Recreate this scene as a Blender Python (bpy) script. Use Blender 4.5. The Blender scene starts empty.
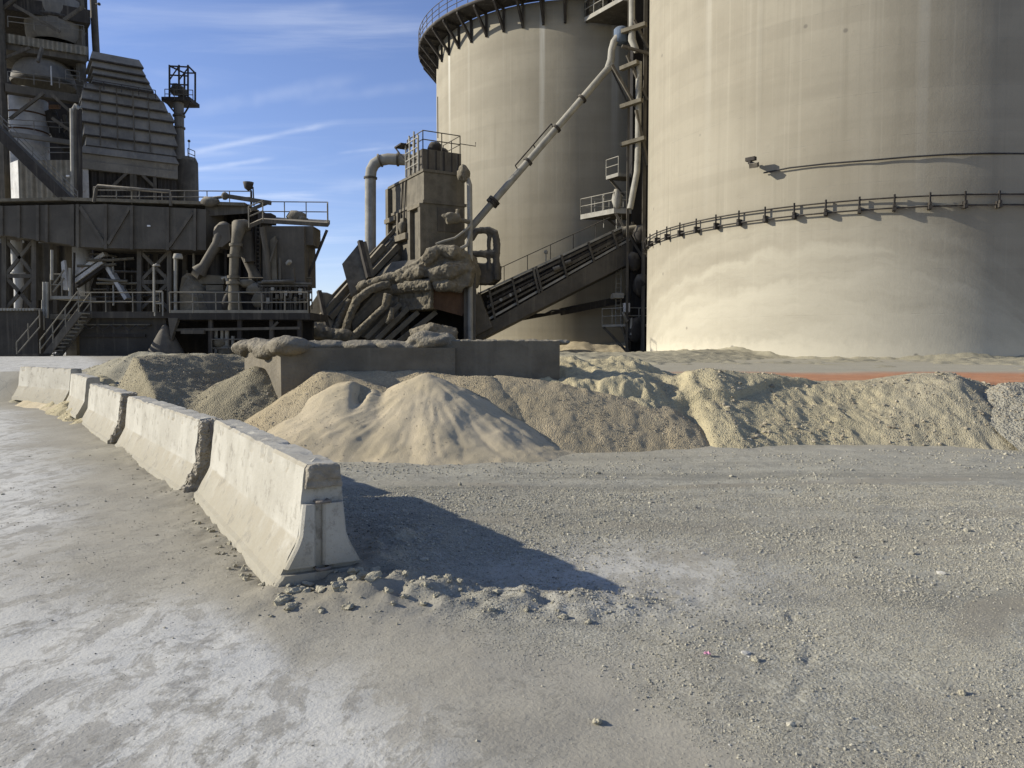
import bpy, bmesh, math, random
import numpy as np
from mathutils import Vector, Matrix, noise as mnoise
R = math.radians
random.seed(7)
rng = np.random.default_rng(11)
sc = bpy.context.scene
col = sc.collection

# ------------------------------------------------------------------ camera
F = 745.0; CH = 1.65; PITCH = math.atan(39/F)
def at(px, py, Y):
    """point of the yard seen at picture position px,py standing at distance Y"""
    a = (px-512)/F; b = -(py-384)/F
    dy = math.cos(PITCH)+b*math.sin(PITCH); dz = -math.sin(PITCH)+b*math.cos(PITCH)
    t = Y/dy
    return Vector((a*t, Y, CH+dz*t))
cam_d = bpy.data.cameras.new('camera'); cam = bpy.data.objects.new('camera', cam_d); col.objects.link(cam)
cam.location = (0, 0, CH); cam.rotation_euler = (R(90)-PITCH, 0, 0)
cam_d.sensor_width = 36; cam_d.lens = 36*F/1024; cam_d.clip_end = 9000; cam_d.clip_start = .05
sc.camera = cam

# ------------------------------------------------------------------ world, sun
SUN_EL, SUN_BACK = 23.0, 3.0      # sun stands to the left, a little beyond the picture plane
s = Vector((-math.cos(R(SUN_BACK))*math.cos(R(SUN_EL)), math.sin(R(SUN_BACK))*math.cos(R(SUN_EL)), math.sin(R(SUN_EL))))
sd = bpy.data.lights.new('sun', 'SUN'); sun = bpy.data.objects.new('sun', sd); col.objects.link(sun)
sd.energy = 5.0; sd.angle = R(.5); sd.color = (1, .95, .86)
sun.rotation_euler = s.to_track_quat('Z', 'Y').to_euler(); sun.location = (-30, 0, 40)
w = bpy.data.worlds.new('World'); sc.world = w; w.use_nodes = True
class NT:
    def __init__(s, tree): s.t = tree; s.l = tree.links
    def n(s, typ, **kw):
        nd = s.t.nodes.new(typ); ins = kw.pop('ins', {})
        for k, v in kw.items(): setattr(nd, k, v)
        for k, v in ins.items(): s.set(nd.inputs[k], v)
        return nd
    def set(s, sock, v):
        if isinstance(v, bpy.types.NodeSocket): s.l.new(v, sock)
        else:
            if hasattr(sock.default_value, '__len__') and hasattr(v, '__len__') and len(v) == 3 and len(sock.default_value) == 4: v = (*v, 1)
            sock.default_value = v
    def m(s, op, a, b=None, c=None, clamp=False):
        nd = s.n('ShaderNodeMath', operation=op, use_clamp=clamp); s.set(nd.inputs[0], a)
        if b is not None: s.set(nd.inputs[1], b)
        if c is not None: s.set(nd.inputs[2], c)
        return nd.outputs[0]
    def vm(s, op, a, b=None, out=0):
        nd = s.n('ShaderNodeVectorMath', operation=op); s.set(nd.inputs[0], a)
        if b is not None: s.set(nd.inputs[1], b)
        return nd.outputs[out]
    def mr(s, v, a, b, c=0, d=1, smooth=True):
        nd = s.n('ShaderNodeMapRange', interpolation_type='SMOOTHSTEP' if smooth else 'LINEAR')
        for k, x in enumerate((v, a, b, c, d)): s.set(nd.inputs[k], x)
        return nd.outputs[0]
    def mix(s, f, a, b, blend='MIX'):
        nd = s.n('ShaderNodeMix', data_type='RGBA', blend_type=blend)
        s.set(nd.inputs[0], f); s.set(nd.inputs[6], a); s.set(nd.inputs[7], b)
        return nd.outputs[2]
    def noise(s, vec, scale, detail=4, rough=.55, dist=0):
        nd = s.n('ShaderNodeTexNoise', ins={'Vector': vec, 'Scale': scale, 'Detail': detail, 'Roughness': rough, 'Distortion': dist})
        return nd.outputs[0]
    def voro(s, vec, scale, feature='F1', rnd=1):
        nd = s.n('ShaderNodeTexVoronoi', feature=feature, ins={'Vector': vec, 'Scale': scale, 'Randomness': rnd})
        return nd.outputs[0], (nd.outputs[1] if feature == 'F1' else None)
    def scale(s, vec, xyz):
        return s.n('ShaderNodeMapping', ins={'Vector': vec, 'Scale': xyz}).outputs[0]
W = NT(w.node_tree); W.t.nodes.clear()
sky = W.n('ShaderNodeTexSky', sky_type='NISHITA', sun_disc=False)
sky.sun_elevation = R(SUN_EL); sky.sun_rotation = math.atan2(s.x, s.y); sky.altitude = 300; sky.air_density = 1.0; sky.dust_density = 0.05; sky.ozone_density = 2.2
tc = W.n('ShaderNodeTexCoord').outputs['Generated']
up = W.n('ShaderNodeSeparateXYZ', ins={0: tc})
plane = W.vm('DIVIDE', tc, W.n('ShaderNodeCombineXYZ', ins={0: W.m('ADD', up.outputs[2], .12), 1: W.m('ADD', up.outputs[2], .12), 2: W.m('ADD', up.outputs[2], .12)}).outputs[0])
rot = W.n('ShaderNodeMapping', ins={'Vector': plane, 'Rotation': (0, 0, R(28)), 'Scale': (.55, 2.3, 1)}).outputs[0]
c1 = W.mr(W.noise(rot, 1.3, 8, .60, .8), .46, .95)
c2 = W.mr(W.noise(plane, .8, 4, .5), .35, .68)
cl = W.m('MULTIPLY', W.m('MULTIPLY', c1, c2), .5)
def trail(p0, p1, wd, amt):
    global cl
    d0 = (at(*p0, 100)-Vector((0, 0, CH))).normalized(); d1 = (at(*p1, 100)-Vector((0, 0, CH))).normalized()
    nrm = d0.cross(d1).normalized(); mid = ((d0+d1)/2); ax = (d1-d0).normalized(); half = (d1-d0).length/2
    q = W.m('ABSOLUTE', W.vm('DOT_PRODUCT', tc, tuple(nrm), 1))
    q = W.m('ADD', q, W.m('MULTIPLY', W.noise(tc, 40, 3), wd*.8))
    a = W.m('ABSOLUTE', W.m('SUBTRACT', W.vm('DOT_PRODUCT', tc, tuple(ax), 1), mid.dot(ax)))
    k = W.m('MULTIPLY', W.mr(q, wd*1.5, wd*.3), W.mr(a, half*1.15, half*.6))
    cl = W.m('ADD', cl, W.m('MULTIPLY', k, W.m('MULTIPLY', amt, W.mr(W.noise(tc, 18, 2), .25, .6))))
trail((175, 156), (340, 122), .005, .22); trail((190, 170), (275, 158), .004, .2); trail((340, 153), (420, 144), .003, .2); trail((255, 15), (345, 5), .008, .07)
trail((185, 112), (360, 78), .012, .09); trail((300, 100), (440, 84), .010, .07); trail((320, 190), (440, 176), .010, .10)
cl = W.m('MINIMUM', cl, .8)
skyc = W.mix(1.0, sky.outputs[0], (1.035, .965, 1.17), 'MULTIPLY')
cc = W.mix(cl, skyc, (8.0, 8.3, 8.7))
bg = W.n('ShaderNodeBackground', ins={'Color': cc, 'Strength': .106})
W.l.new(bg.outputs[0], W.n('ShaderNodeOutputWorld').inputs[0])
sc.view_settings.view_transform = 'Standard'; sc.view_settings.look = 'None'; sc.view_settings.gamma = 1; sc.view_settings.exposure = .45

# ------------------------------------------------------------------ materials
def newmat(name):
    m = bpy.data.materials.new(name); m.use_nodes = True; m.node_tree.nodes.clear(); return m, NT(m.node_tree)
def finish(T, colr, rough, height=None, dist=.02, strength=1.0, metallic=0, normal=None):
    b = T.n('ShaderNodeBsdfPrincipled', ins={'Base Color': colr, 'Roughness': rough, 'Metallic': metallic})
    b.inputs['Specular IOR Level'].default_value = .25
    if height is not None:
        bp = T.n('ShaderNodeBump', ins={'Height': height, 'Distance': dist, 'Strength': strength}); T.l.new(bp.outputs[0], b.inputs['Normal'])
    T.l.new(b.outputs[0], T.n('ShaderNodeOutputMaterial').inputs[0])
def pos(T): return T.n('ShaderNodeNewGeometry').outputs['Position']
def coated(name, base, dust, amount=.6, rough=.85, scale=1.2, corr=None, streak=.5, bump=.03, rust=None):
    """dusty surface: own colour, blotches, vertical run marks, powder lying on what faces up"""
    m, T = newmat(name); P = pos(T)
    n1 = T.noise(P, scale, 6, .62); n2 = T.noise(P, scale*9, 4, .6)
    st = T.noise(T.scale(P, (2.6, 2.6, .16)), 1.4, 5, .6)
    c = T.mix(T.mr(n1, .3, .7), tuple(x*.78 for x in base), tuple(min(1, x*1.22) for x in base))
    c = T.mix(T.m('MULTIPLY', T.mr(st, .5, .72), streak), c, tuple(a*.45+b*.55 for a, b in zip(base, dust)))
    c = T.mix(T.m('MULTIPLY', T.mr(n2, .55, .75), .35), c, tuple(x*.6 for x in base))
    if rust: c = T.mix(T.m('MULTIPLY', T.mr(T.noise(P, scale*2.3, 5, .65), .58, .7), .7), c, rust)
    nz = T.n('ShaderNodeSeparateXYZ', ins={0: T.n('ShaderNodeNewGeometry').outputs['Normal']}).outputs[2]
    d = T.m('MULTIPLY', T.mr(T.m('ADD', nz, T.m('MULTIPLY', T.m('SUBTRACT', n1, .5), .9)), .15, .75), amount)
    c = T.mix(d, c, dust)
    h = T.m('ADD', T.m('MULTIPLY', n1, .6), T.m('MULTIPLY', n2, .4))
    if corr:
        px = T.n('ShaderNodeSeparateXYZ', ins={0: P})
        wv = T.m('SINE', T.m('MULTIPLY', T.m('ADD', px.outputs[0], T.m('MULTIPLY', px.outputs[1], .6)), 6.283/corr))
        h = T.m('ADD', T.m('MULTIPLY', h, .4), T.m('MULTIPLY', wv, 1.0)); bump = corr*.22
    finish(T, c, rough, h, bump); return m
DUST = (.30, .262, .188)
M = {}
M['steel'] = coated('dusty grey steel', (.088, .077, .058), DUST, .8)
M['dark'] = coated('dark grimy steel', (.036, .031, .025), (.20, .175, .13), .5)
M['clad'] = coated('grey brown cladding', (.115, .102, .078), DUST, .6, corr=.9, streak=.35)
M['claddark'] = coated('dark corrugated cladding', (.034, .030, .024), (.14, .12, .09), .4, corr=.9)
M['tanclad'] = coated('tan corrugated cladding', (.24, .215, .16), DUST, .5, corr=1.1)
M['panel'] = coated('grey dusty panel', (.090, .079, .060), DUST, .65, scale=.6, streak=.25)
M['hopper'] = coated('dust grey hopper plate', (.125, .109, .077), (.22, .19, .135), .8, scale=1.6, streak=.5)
M['crust'] = coated('caked cement dust', (.160, .138, .096), (.255, .222, .158), .7, rough=.95, scale=2.2, streak=.1, bump=.12)
M['pale'] = coated('pale dusty metal', (.42, .41, .375), (.40, .37, .30), .4, scale=.8, rust=(.20, .11, .06))
M['palegrey'] = coated('light grey tube', (.27, .255, .21), DUST, .5)
M['rust'] = coated('rusty brown plate', (.085, .048, .026), (.2, .16, .1), .4)
M['hood'] = coated('weathered grey hood plate', (.155, .145, .122), (.28, .25, .19), .5, scale=.5, streak=.6)
M['wall'] = coated('stained yard concrete', (.150, .128, .088), (.30, .262, .188), .7, scale=1.6, streak=.4, bump=.05)
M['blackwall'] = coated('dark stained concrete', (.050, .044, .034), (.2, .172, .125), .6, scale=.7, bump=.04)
M['shade'] = coated('near black shade tone', (.018, .016, .014), (.07, .065, .055), .3)  # near black: deep shade put into the colour for gaps and voids
M['rail'] = coated('dusty grey handrail', (.19, .172, .132), DUST, .4)
M['loop'] = coated('worn steel loop', (.14, .12, .10), DUST, .2)
M['white'] = coated('white painted box', (.62, .61, .57), DUST, .3)
M['cable'] = coated('black cable', (.035, .033, .03), (.1, .09, .08), .2)

def barrier_mat():
    m, T = newmat('weathered barrier concrete'); P = T.n('ShaderNodeTexCoord').outputs['Object']
    g = T.n('ShaderNodeSeparateXYZ', ins={0: P}); z = g.outputs[2]
    n1 = T.noise(P, 1.6, 7, .65); n2 = T.noise(P, 22, 5, .65); st = T.noise(T.scale(P, (5, 5, .5)), 1.5, 5, .6)
    c = T.mix(T.mr(n1, .3, .72), (0.321, 0.298, 0.237), (0.419, 0.395, 0.323))
    c = T.mix(T.m('MULTIPLY', T.mr(st, .5, .75), .3), c, (0.259, 0.239, 0.183))
    nz = T.n('ShaderNodeSeparateXYZ', ins={0: T.n('ShaderNodeTexCoord').outputs['Normal']}).outputs[2]
    c = T.mix(T.m('MULTIPLY', T.m('MULTIPLY', T.mr(nz, .2, .4), T.mr(nz, .95, .8)), T.mr(T.noise(P, 3.5, 6, .7), .34, .6, .25, .95)), c, (0.299, 0.266, 0.194))
    c = T.mix(T.m('MULTIPLY', T.mr(T.m('ADD', z, T.m('MULTIPLY', T.m('SUBTRACT', n1, .5), .5)), .42, .12), .65), c, (0.276, 0.248, 0.178))
    c = T.mix(T.m('MULTIPLY', T.mr(T.noise(P, 5, 7, .72), .54, .66), .7), c, (0.196, 0.179, 0.140))
    c = T.mix(T.mr(T.voro(P, 38)[0], .11, .04), c, (0.179, 0.169, 0.145))
    pit = T.mr(T.voro(P, 45)[0], .02, .2)
    h = T.m('ADD', T.m('ADD', T.m('MULTIPLY', n1, .5), T.m('MULTIPLY', n2, .35)), T.m('MULTIPLY', pit, .2))
    finish(T, c, .9, h, .018); return m
M['barrier'] = barrier_mat()

def silo_mat(name, mark):
    m, T = newmat(name); P = T.n('ShaderNodeTexCoord').outputs['Object']
    g = T.n('ShaderNodeSeparateXYZ', ins={0: P}); z = g.outputs[2]
    phi = T.m('ARCTAN2', g.outputs[0], T.m('MULTIPLY', g.outputs[1], -1)); arc = T.m('MULTIPLY', phi, 12.0)
    S = T.n('ShaderNodeCombineXYZ', ins={0: arc, 1: z, 2: 0}).outputs[0]
    n1 = T.noise(S, .18, 6, .6); n2 = T.noise(S, 2.5, 6, .65); n3 = T.noise(S, 14, 4, .6)
    band = T.noise(T.scale(S, (.05, 1.1, 1)), 1.0, 3, .5)           # slipform lifts
    run = T.noise(T.scale(S, (1.5, .05, 1)), 1.0, 5, .62)            # vertical wash marks
    run2 = T.noise(T.scale(S, (.45, .02, 1)), 1.0, 3, .5)
    c = T.mix(T.mr(n1, .3, .7), (0.254, 0.225, 0.162), (0.316, 0.283, 0.208))
    c = T.mix(T.m('MULTIPLY', T.mr(band, .45, .60), .26), c, (0.218, 0.193, 0.140))
    c = T.mix(T.m('MULTIPLY', T.mr(run, .52, .72), .34), c, (0.201, 0.179, 0.127))
    c = T.mix(T.m('MULTIPLY', T.mr(run2, .56, .74), .3), c, (0.365, 0.331, 0.251))
    c = T.mix(T.m('MULTIPLY', T.mr(n2, .56, .74), .25), c, (0.201, 0.179, 0.131))
    run3 = T.noise(T.scale(S, (5.5, .045, 1)), 1.0, 4, .6)
    c = T.mix(T.m('MULTIPLY', T.mr(run3, .57, .66), .16), c, (.19, .165, .115))
    c = T.mix(T.m('MULTIPLY', T.mr(run3, .42, .36), .14), c, (.45, .41, .31))
    patch = T.n('ShaderNodeTexBrick', ins={'Vector': S, 'Scale': 1.0, 'Color1': (.4, .4, .4, 1), 'Color2': (.6, .6, .6, 1), 'Mortar': (.5, .5, .5, 1), 'Brick Width': 2.6, 'Row Height': 1.22, 'Mortar Size': .012}).outputs[0]
    c = T.mix(T.m('MULTIPLY', T.mr(patch, .42, .58, 0, 1, False), .13), c, (.20, .18, .13))
    # white lime runs below the rim / ring
    wl = T.mr(T.noise(T.n('ShaderNodeCombineXYZ', ins={0: arc, 1: 0, 2: 0}).outputs[0], .75, 1, .4), .60, .68)
    top = T.mr(T.m('ADD', z, T.m('MULTIPLY', run, 10)), mark['lime'][0], mark['lime'][1])
    c = T.mix(T.m('MULTIPLY', T.m('MULTIPLY', wl, top), T.mr(run, .35, .6, .2, mark['amt'])), c, (0.499, 0.475, 0.395))
    # board joints of the lifts
    jz = T.m('ABSOLUTE', T.m('SUBTRACT', T.m('FRACT', T.m('MULTIPLY', z, .55)), .5))
    joint = T.m('MULTIPLY', T.mr(jz, .49, .5), T.mr(n2, .4, .6))
    c = T.mix(T.m('MULTIPLY', joint, .35), c, (0.232, 0.216, 0.171))
    if mark.get('dust'):
        # powder left on the shell by heaps that once leaned there
        for (a0, hp, kl, kr, amt, edge) in mark['dust']:
            d = T.m('SUBTRACT', arc, a0)
            left = T.m('MULTIPLY', T.m('POWER', T.m('MAXIMUM', T.m('MULTIPLY', d, -1), 0), 2), kl)
            right = T.m('MULTIPLY', T.m('POWER', T.m('MAXIMUM', d, 0), 2), kr)
            lim = T.m('SUBTRACT', T.m('SUBTRACT', hp, left), right)
            lim = T.m('ADD', lim, T.m('MULTIPLY', T.m('SUBTRACT', T.noise(S, .9, 6, .6), .5), 1.3))
            below = T.m('SUBTRACT', lim, z)
            k = T.mr(below, 0, edge)
            fade = T.mr(below, 0, 3.5, 1, .55)
            sm = T.noise(T.n('ShaderNodeCombineXYZ', ins={0: T.m('MULTIPLY', arc, .22), 1: T.m('MULTIPLY', below, 1.5), 2: hp*3}).outputs[0], 1.3, 8, .70, .4)
            c = T.mix(T.m('MULTIPLY', T.m('MULTIPLY', k, fade), T.mr(sm, .3, .68, amt*.35, amt)), c, (.47, .43, .325))
        c = T.mix(T.m('MULTIPLY', T.mr(T.m('ADD', z, T.m('MULTIPLY', T.m('SUBTRACT', n2, .5), 1.2)), 1.1, .2), .8), c, (0.516, 0.471, 0.354))
        c = T.mix(T.m('MULTIPLY', T.mr(T.voro(S, .55)[0], .07, .03), .7), c, (0.142, 0.126, 0.099))
    h = T.m('ADD', T.m('ADD', T.m('MULTIPLY', n2, .5), T.m('MULTIPLY', n3, .25)), T.m('MULTIPLY', joint, -.3))
    finish(T, c, .92, h, .016); return m
M['silo_a'] = silo_mat('big silo concrete', {'lime': (5.0, 30.0), 'amt': .35, 'dust': [(-6.5, 6.4, .013, .05, .30, .5), (-6.0, 5.0, .014, .055, .50, .45), (-5.0, 3.8, .020, .06, .55, .35), (-11.5, 3.4, .05, .02, .5, .5), (-2.5, 2.2, .03, .05, .5, .4)]})
M['silo_b'] = silo_mat('far silo concrete', {'lime': (16, 30), 'amt': .8})

def grain_mat(name, cols, grain, amp, fine=.4, big=1.1, stripes=False, greyx=None):
    """loose heap: grains of several tints"""
    m, T = newmat(name); P = pos(T)
    v, vc = T.voro(P, grain); v2, _ = T.voro(P, grain*2.3)
    n1 = T.noise(P, big, 6, .62); n2 = T.noise(P, grain*.45, 4, .6)
    vcol = T.n('ShaderNodeSeparateColor', ins={0: vc}).outputs[0]
    c = T.mix(T.mr(n1, .32, .68), cols[0], cols[1])
    if greyx:
        gx = T.n('ShaderNodeSeparateXYZ', ins={0: P}).outputs[0]
        c = T.mix(T.mr(T.m('ADD', gx, T.m('MULTIPLY', T.m('SUBTRACT', T.noise(P, .9, 5, .6), .5), 5)), greyx[0], greyx[1]), c, greyx[2])
    c = T.mix(T.m('MULTIPLY', T.mr(vcol, 0, 1, 0, 1, False), fine), c, cols[2])
    c = T.mix(T.m('MULTIPLY', T.mr(n2, .5, .75), .4), c, cols[3])
    if stripes:
        st = T.noise(T.n('ShaderNodeMapping', ins={'Vector': P, 'Scale': (1.3, .5, 4.0)}).outputs[0], 1.0, 5, .6)
        c = T.mix(T.m('MULTIPLY', T.mr(st, .5, .66), .55), c, cols[3])
    h = T.m('ADD', T.m('ADD', T.m('MULTIPLY', T.m('SUBTRACT', 1, v), .7), T.m('MULTIPLY', T.m('SUBTRACT', 1, v2), .3)), T.m('MULTIPLY', n2, .5))
    finish(T, c, .95, h, amp); return m
M['sand'] = grain_mat('tan powdery sand', [(0.433, 0.358, 0.221), (0.498, 0.415, 0.270), (0.359, 0.294, 0.181), (0.396, 0.330, 0.215)], 85, .007, .3)
M['sandgravel'] = grain_mat('tan sand with fine gravel', [(0.389, 0.314, 0.183), (0.446, 0.365, 0.225), (0.256, 0.206, 0.127), (0.333, 0.271, 0.165)], 44, .020, .6)
M['gravel'] = grain_mat('brown crushed gravel', [(0.270, 0.230, 0.140), (0.320, 0.274, 0.169), (0.170, 0.147, 0.095), (0.240, 0.206, 0.128)], 38, .022, .6)
M['spoil'] = grain_mat('pale spoil of sand and stones', [(0.397, 0.337, 0.198), (0.497, 0.420, 0.245), (0.278, 0.239, 0.144), (0.338, 0.293, 0.178)], 42, .018, .5, 1.4, False, (4.2, 8.0, (0.348, 0.307, 0.207)))
M['greygravel'] = grain_mat('grey crushed stone', [(0.285, 0.261, 0.195), (0.340, 0.313, 0.234), (0.190, 0.175, 0.128), (0.238, 0.218, 0.163)], 24, .035, .65)
M['drift'] = grain_mat('grey powder drift', [(0.264, 0.236, 0.157), (0.317, 0.282, 0.189), (0.220, 0.195, 0.129), (0.246, 0.220, 0.149)], 28, .012, .3)
M['stone'] = grain_mat('grey broken stone', [(0.304, 0.275, 0.194), (0.380, 0.343, 0.241), (0.257, 0.230, 0.160), (0.228, 0.207, 0.146)], 60, .008, .3, 6)

def ground_mat():
    m, T = newmat('yard ground'); P = pos(T)
    def att(n): return T.n('ShaderNodeAttribute', attribute_name=n).outputs['Fac']
    gr, du, re, sa, wet = att('gravel'), att('dust'), att('red'), att('sand'), att('dirt')
    n1 = T.noise(P, .7, 7, .62); n2 = T.noise(P, 6, 6, .65); n3 = T.noise(P, 45, 5, .65); n4 = T.noise(P, 160, 3, .6)
    v, vc = T.voro(P, 75); vb, vcb = T.voro(P, 42)
    vf = T.n('ShaderNodeSeparateColor', ins={0: vc}).outputs[0]; vfb = T.n('ShaderNodeSeparateColor', ins={0: vcb}).outputs[1]
    hard = T.mix(T.mr(n1, .3, .7), (0.290, 0.263, 0.199), (0.369, 0.339, 0.262))
    hard = T.mix(T.m('MULTIPLY', T.mr(n3, .5, .72), .4), hard, (0.211, 0.193, 0.146))
    hard = T.mix(T.m('MULTIPLY', T.mr(n2, .56, .7), .3), hard, (0.444, 0.410, 0.319))
    gcol = T.mix(T.mr(n2, .3, .7), (0.247, 0.228, 0.167), (0.326, 0.301, 0.225))
    gcol = T.mix(T.m('MULTIPLY', T.mr(vf, .45, 1, 0, 1, False), .6), gcol, (0.472, 0.453, 0.364))
    gcol = T.mix(T.m('MULTIPLY', T.mr(vfb, .6, 1, 0, 1, False), .6), gcol, (0.169, 0.161, 0.128))
    lane = T.noise(T.n('ShaderNodeMapping', ins={'Vector': P, 'Rotation': (0, 0, R(7)), 'Scale': (.10, .9, 1)}).outputs[0], 1.6, 5, .6, .4)
    gcol = T.mix(T.m('MULTIPLY', T.mr(lane, .50, .64), .55), gcol, (0.175, 0.164, 0.123))
    gcol = T.mix(T.m('MULTIPLY', T.mr(lane, .46, .34), .5), gcol, (0.416, 0.391, 0.296))
    gcol = T.mix(T.m('MULTIPLY', T.mr(n1, .52, .70), .55), gcol, (0.397, 0.370, 0.277))
    c = T.mix(gr, hard, gcol)
    tr = T.noise(T.n('ShaderNodeMapping', ins={'Vector': P, 'Rotation': (0, 0, R(-31)), 'Scale': (1.3, .6, 1)}).outputs[0], 3.4, 10, .76, .8)
    c = T.mix(T.m('MULTIPLY', du, .6), c, (0.367, 0.352, 0.307))
    dk = T.m('MULTIPLY', du, T.mr(T.m('ADD', T.m('MULTIPLY', tr, .85), T.m('MULTIPLY', n2, .25)), .49, .565))
    c = T.mix(T.m('MULTIPLY', dk, .72), c, (0.608, 0.587, 0.507))
    c = T.mix(T.m('MULTIPLY', wet, T.mr(n2, .25, .6, .55, 1)), c, (0.193, 0.168, 0.114))
    c = T.mix(T.m('MULTIPLY', sa, T.mr(n3, .3, .6, .55, 1)), c, (0.331, 0.294, 0.203))
    redc = T.mix(T.mr(T.noise(P, 3, 6, .65), .3, .7), (.36, .155, .068), (.44, .215, .105))
    c = T.mix(T.m('MULTIPLY', re, T.mr(n2, .2, .45, .75, 1)), c, redc)
    c = T.mix(T.m('MULTIPLY', T.mr(n4, .6, .75), .3), c, (.13, .125, .11))
    n5 = T.noise(P, 13, 7, .72); n6 = T.noise(P, 2.2, 7, .68)
    c = T.mix(T.m('MULTIPLY', T.m('MULTIPLY', T.mr(n5, .50, .62), T.mr(n6, .42, .6)), T.m('MULTIPLY', T.m('SUBTRACT', 1, T.m('MULTIPLY', gr, .6)), .55)), c, (.20, .185, .14))
    c = T.mix(T.m('MULTIPLY', T.mr(T.noise(P, 30, 6, .7), .58, .68), .35), c, (.17, .158, .12))
    # hairline cracks in the hard crust
    wob = T.vm('ADD', P, T.vm('SCALE', T.n('ShaderNodeTexNoise', ins={'Vector': P, 'Scale': 3.0, 'Detail': 5}).outputs[1], None))
    wob.node.inputs[1].links[0].from_node.inputs[3].default_value = .5
    ed, _ = T.voro(wob, .55, 'DISTANCE_TO_EDGE')
    crack = T.m('MULTIPLY', T.m('MULTIPLY', T.mr(ed, .008, .002), T.m('SUBTRACT', 1, gr)), T.mr(n1, .44, .58))
    c = T.mix(T.m('MULTIPLY', crack, .30), c, (.13, .125, .11))
    hg = T.m('ADD', T.m('MULTIPLY', T.m('SUBTRACT', 1, v), .5), T.m('MULTIPLY', T.m('SUBTRACT', 1, vb), .7))
    h = T.m('ADD', T.m('MULTIPLY', n3, .40), T.m('MULTIPLY', n2, .30))
    h = T.m('ADD', h, T.m('MULTIPLY', T.m('MULTIPLY', hg, T.m('ADD', T.m('MULTIPLY', gr, T.mr(n1, .3, .65, .35, 1.0)), .06)), .45))
    finish(T, c, .95, h, .0125); return m
M['ground'] = ground_mat()

# ------------------------------------------------------------------ numpy noise
PERM = rng.permutation(4096); GRAD = rng.random(4096)
def vnoise(x, y):
    xi = np.floor(x).astype(np.int64); yi = np.floor(y).astype(np.int64); fx = x-xi; fy = y-yi
    u = fx*fx*fx*(fx*(fx*6-15)+10); v = fy*fy*fy*(fy*(fy*6-15)+10)
    def h(a, b): return GRAD[(PERM[(a & 4095)]+b*57) & 4095]
    return (h(xi, yi)*(1-u)+h(xi+1, yi)*u)*(1-v)+(h(xi, yi+1)*(1-u)+h(xi+1, yi+1)*u)*v
def fbm(x, y, sc_=1.0, o=4, seed=0, g=.5):
    r = 0; a = 1; tot = 0
    for k in range(o):
        r = r+a*(vnoise(x*sc_+seed*17.3+k*5.1, y*sc_-seed*9.7+k*3.7)-.5); tot += a; a *= g; sc_ *= 2.03
    return r/tot*2
def ss(a, b, x):
    t = np.clip((x-a)/(b-a), 0, 1); return t*t*(3-2*t)
def smax(a, b, k):
    h = np.clip(.5+.5*(a-b)/k, 0, 1); return b*(1-h)+a*h+k*h*(1-h)
def seg(x, y, pts):
    """distance to a polyline, and position along it"""
    best = np.full(np.shape(x), 1e9); par = np.zeros(np.shape(x)); L = 0
    for (x0, y0), (x1, y1) in zip(pts, pts[1:]):
        dx, dy = x1-x0, y1-y0; l = math.hypot(dx, dy)
        t = np.clip(((x-x0)*dx+(y-y0)*dy)/(l*l), 0, 1)
        d = np.hypot(x-(x0+t*dx), y-(y0+t*dy)); k = d < best
        best = np.where(k, d, best); par = np.where(k, L+t*l, par); L += l
    return best, par

BAR = [((-1.27, 4.96), (-3.10, 8.02)), ((-3.36, 8.28), (-6.12, 12.1)), ((-6.34, 12.3), (-8.55, 15.3)), ((-8.68, 15.42), (-10.2, 17.45)), ((-10.3, 17.6), (-12.75, 19.5))]
BLINE = [b[0] for b in BAR]+[BAR[-1][1]]
def base_h(x, y):
    xl = np.interp(y, [5.05, 8.1, 12.15, 15.35, 17.5, 19.45, 22, 30], [-1.3, -3.15, -6.15, -8.6, -10.25, -12.95, -30, -200])
    right = .92*ss(12.4, 14.4, y+.25*fbm(x, y, .5, 2, 3))+.14*ss(16, 34, y)
    left = .026*np.clip(y-13, 0, 30)
    k = ss(.5, 3.0, x-xl)
    far = 1-ss(120, 400, y)*.0
    return (right*k+left*(1-k))*far
def ground_h(x, y):
    z = base_h(x, y)
    near = 1-ss(16, 30, y)
    z = z+(.045*fbm(x, y, .35, 3, 1)+.012*fbm(x, y, 2.2, 4, 2))*near
    gz, du, di = zones(x, y)
    z = z+near*gz*.004*fbm(x, y, 9, 3, 5)
    # spill and dirt thrown up along the feet of the barriers
    d, t = seg(x, y, BLINE)
    side = np.where((x-(-1.3))*.855+(y-5.05)*.52 > 0, 1.0, .55)
    z = z+near*.13*side*np.exp(-(d/.46)**2)*(.55+.9*fbm(x, y, 3.0, 4, 6))
    # heap of rubble spread in front of the end of the nearest barrier
    r = np.hypot((x+.75)/.75, (y-4.85)/.35)
    z = z+.05*np.exp(-r**2)*(1+.9*fbm(x, y, 7, 3, 7))
    r = np.hypot((x+.05)/1.0, (y-4.75)/.28)
    z = z+.05*np.exp(-r**2)*(1+1.2*fbm(x, y, 8, 3, 8))
    r = np.hypot((x+.95)/.35, (y-5.9)/.9)
    z = z+.12*np.exp(-r**2)*(1+.9*fbm(x, y, 5, 4, 9))
    # wheel ruts
    d2, _ = seg(x, y, [(1.22, 3.25), (1.43, 3.56), (1.63, 3.97), (1.70, 4.45)])
    z = z+near*(.012*np.exp(-((d2-.05)/.04)**2)-.014*np.exp(-(d2/.035)**2))*(.5+.9*fbm(x, y, 5, 2, 12))
    # tyre corrugations across the yard
    z = z+near*.008*ss(6, 7.5, y)*ss(-1, 1, x)*np.sin(y*7+fbm(x, y, .6, 2, 14)*5)
    return z
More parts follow.
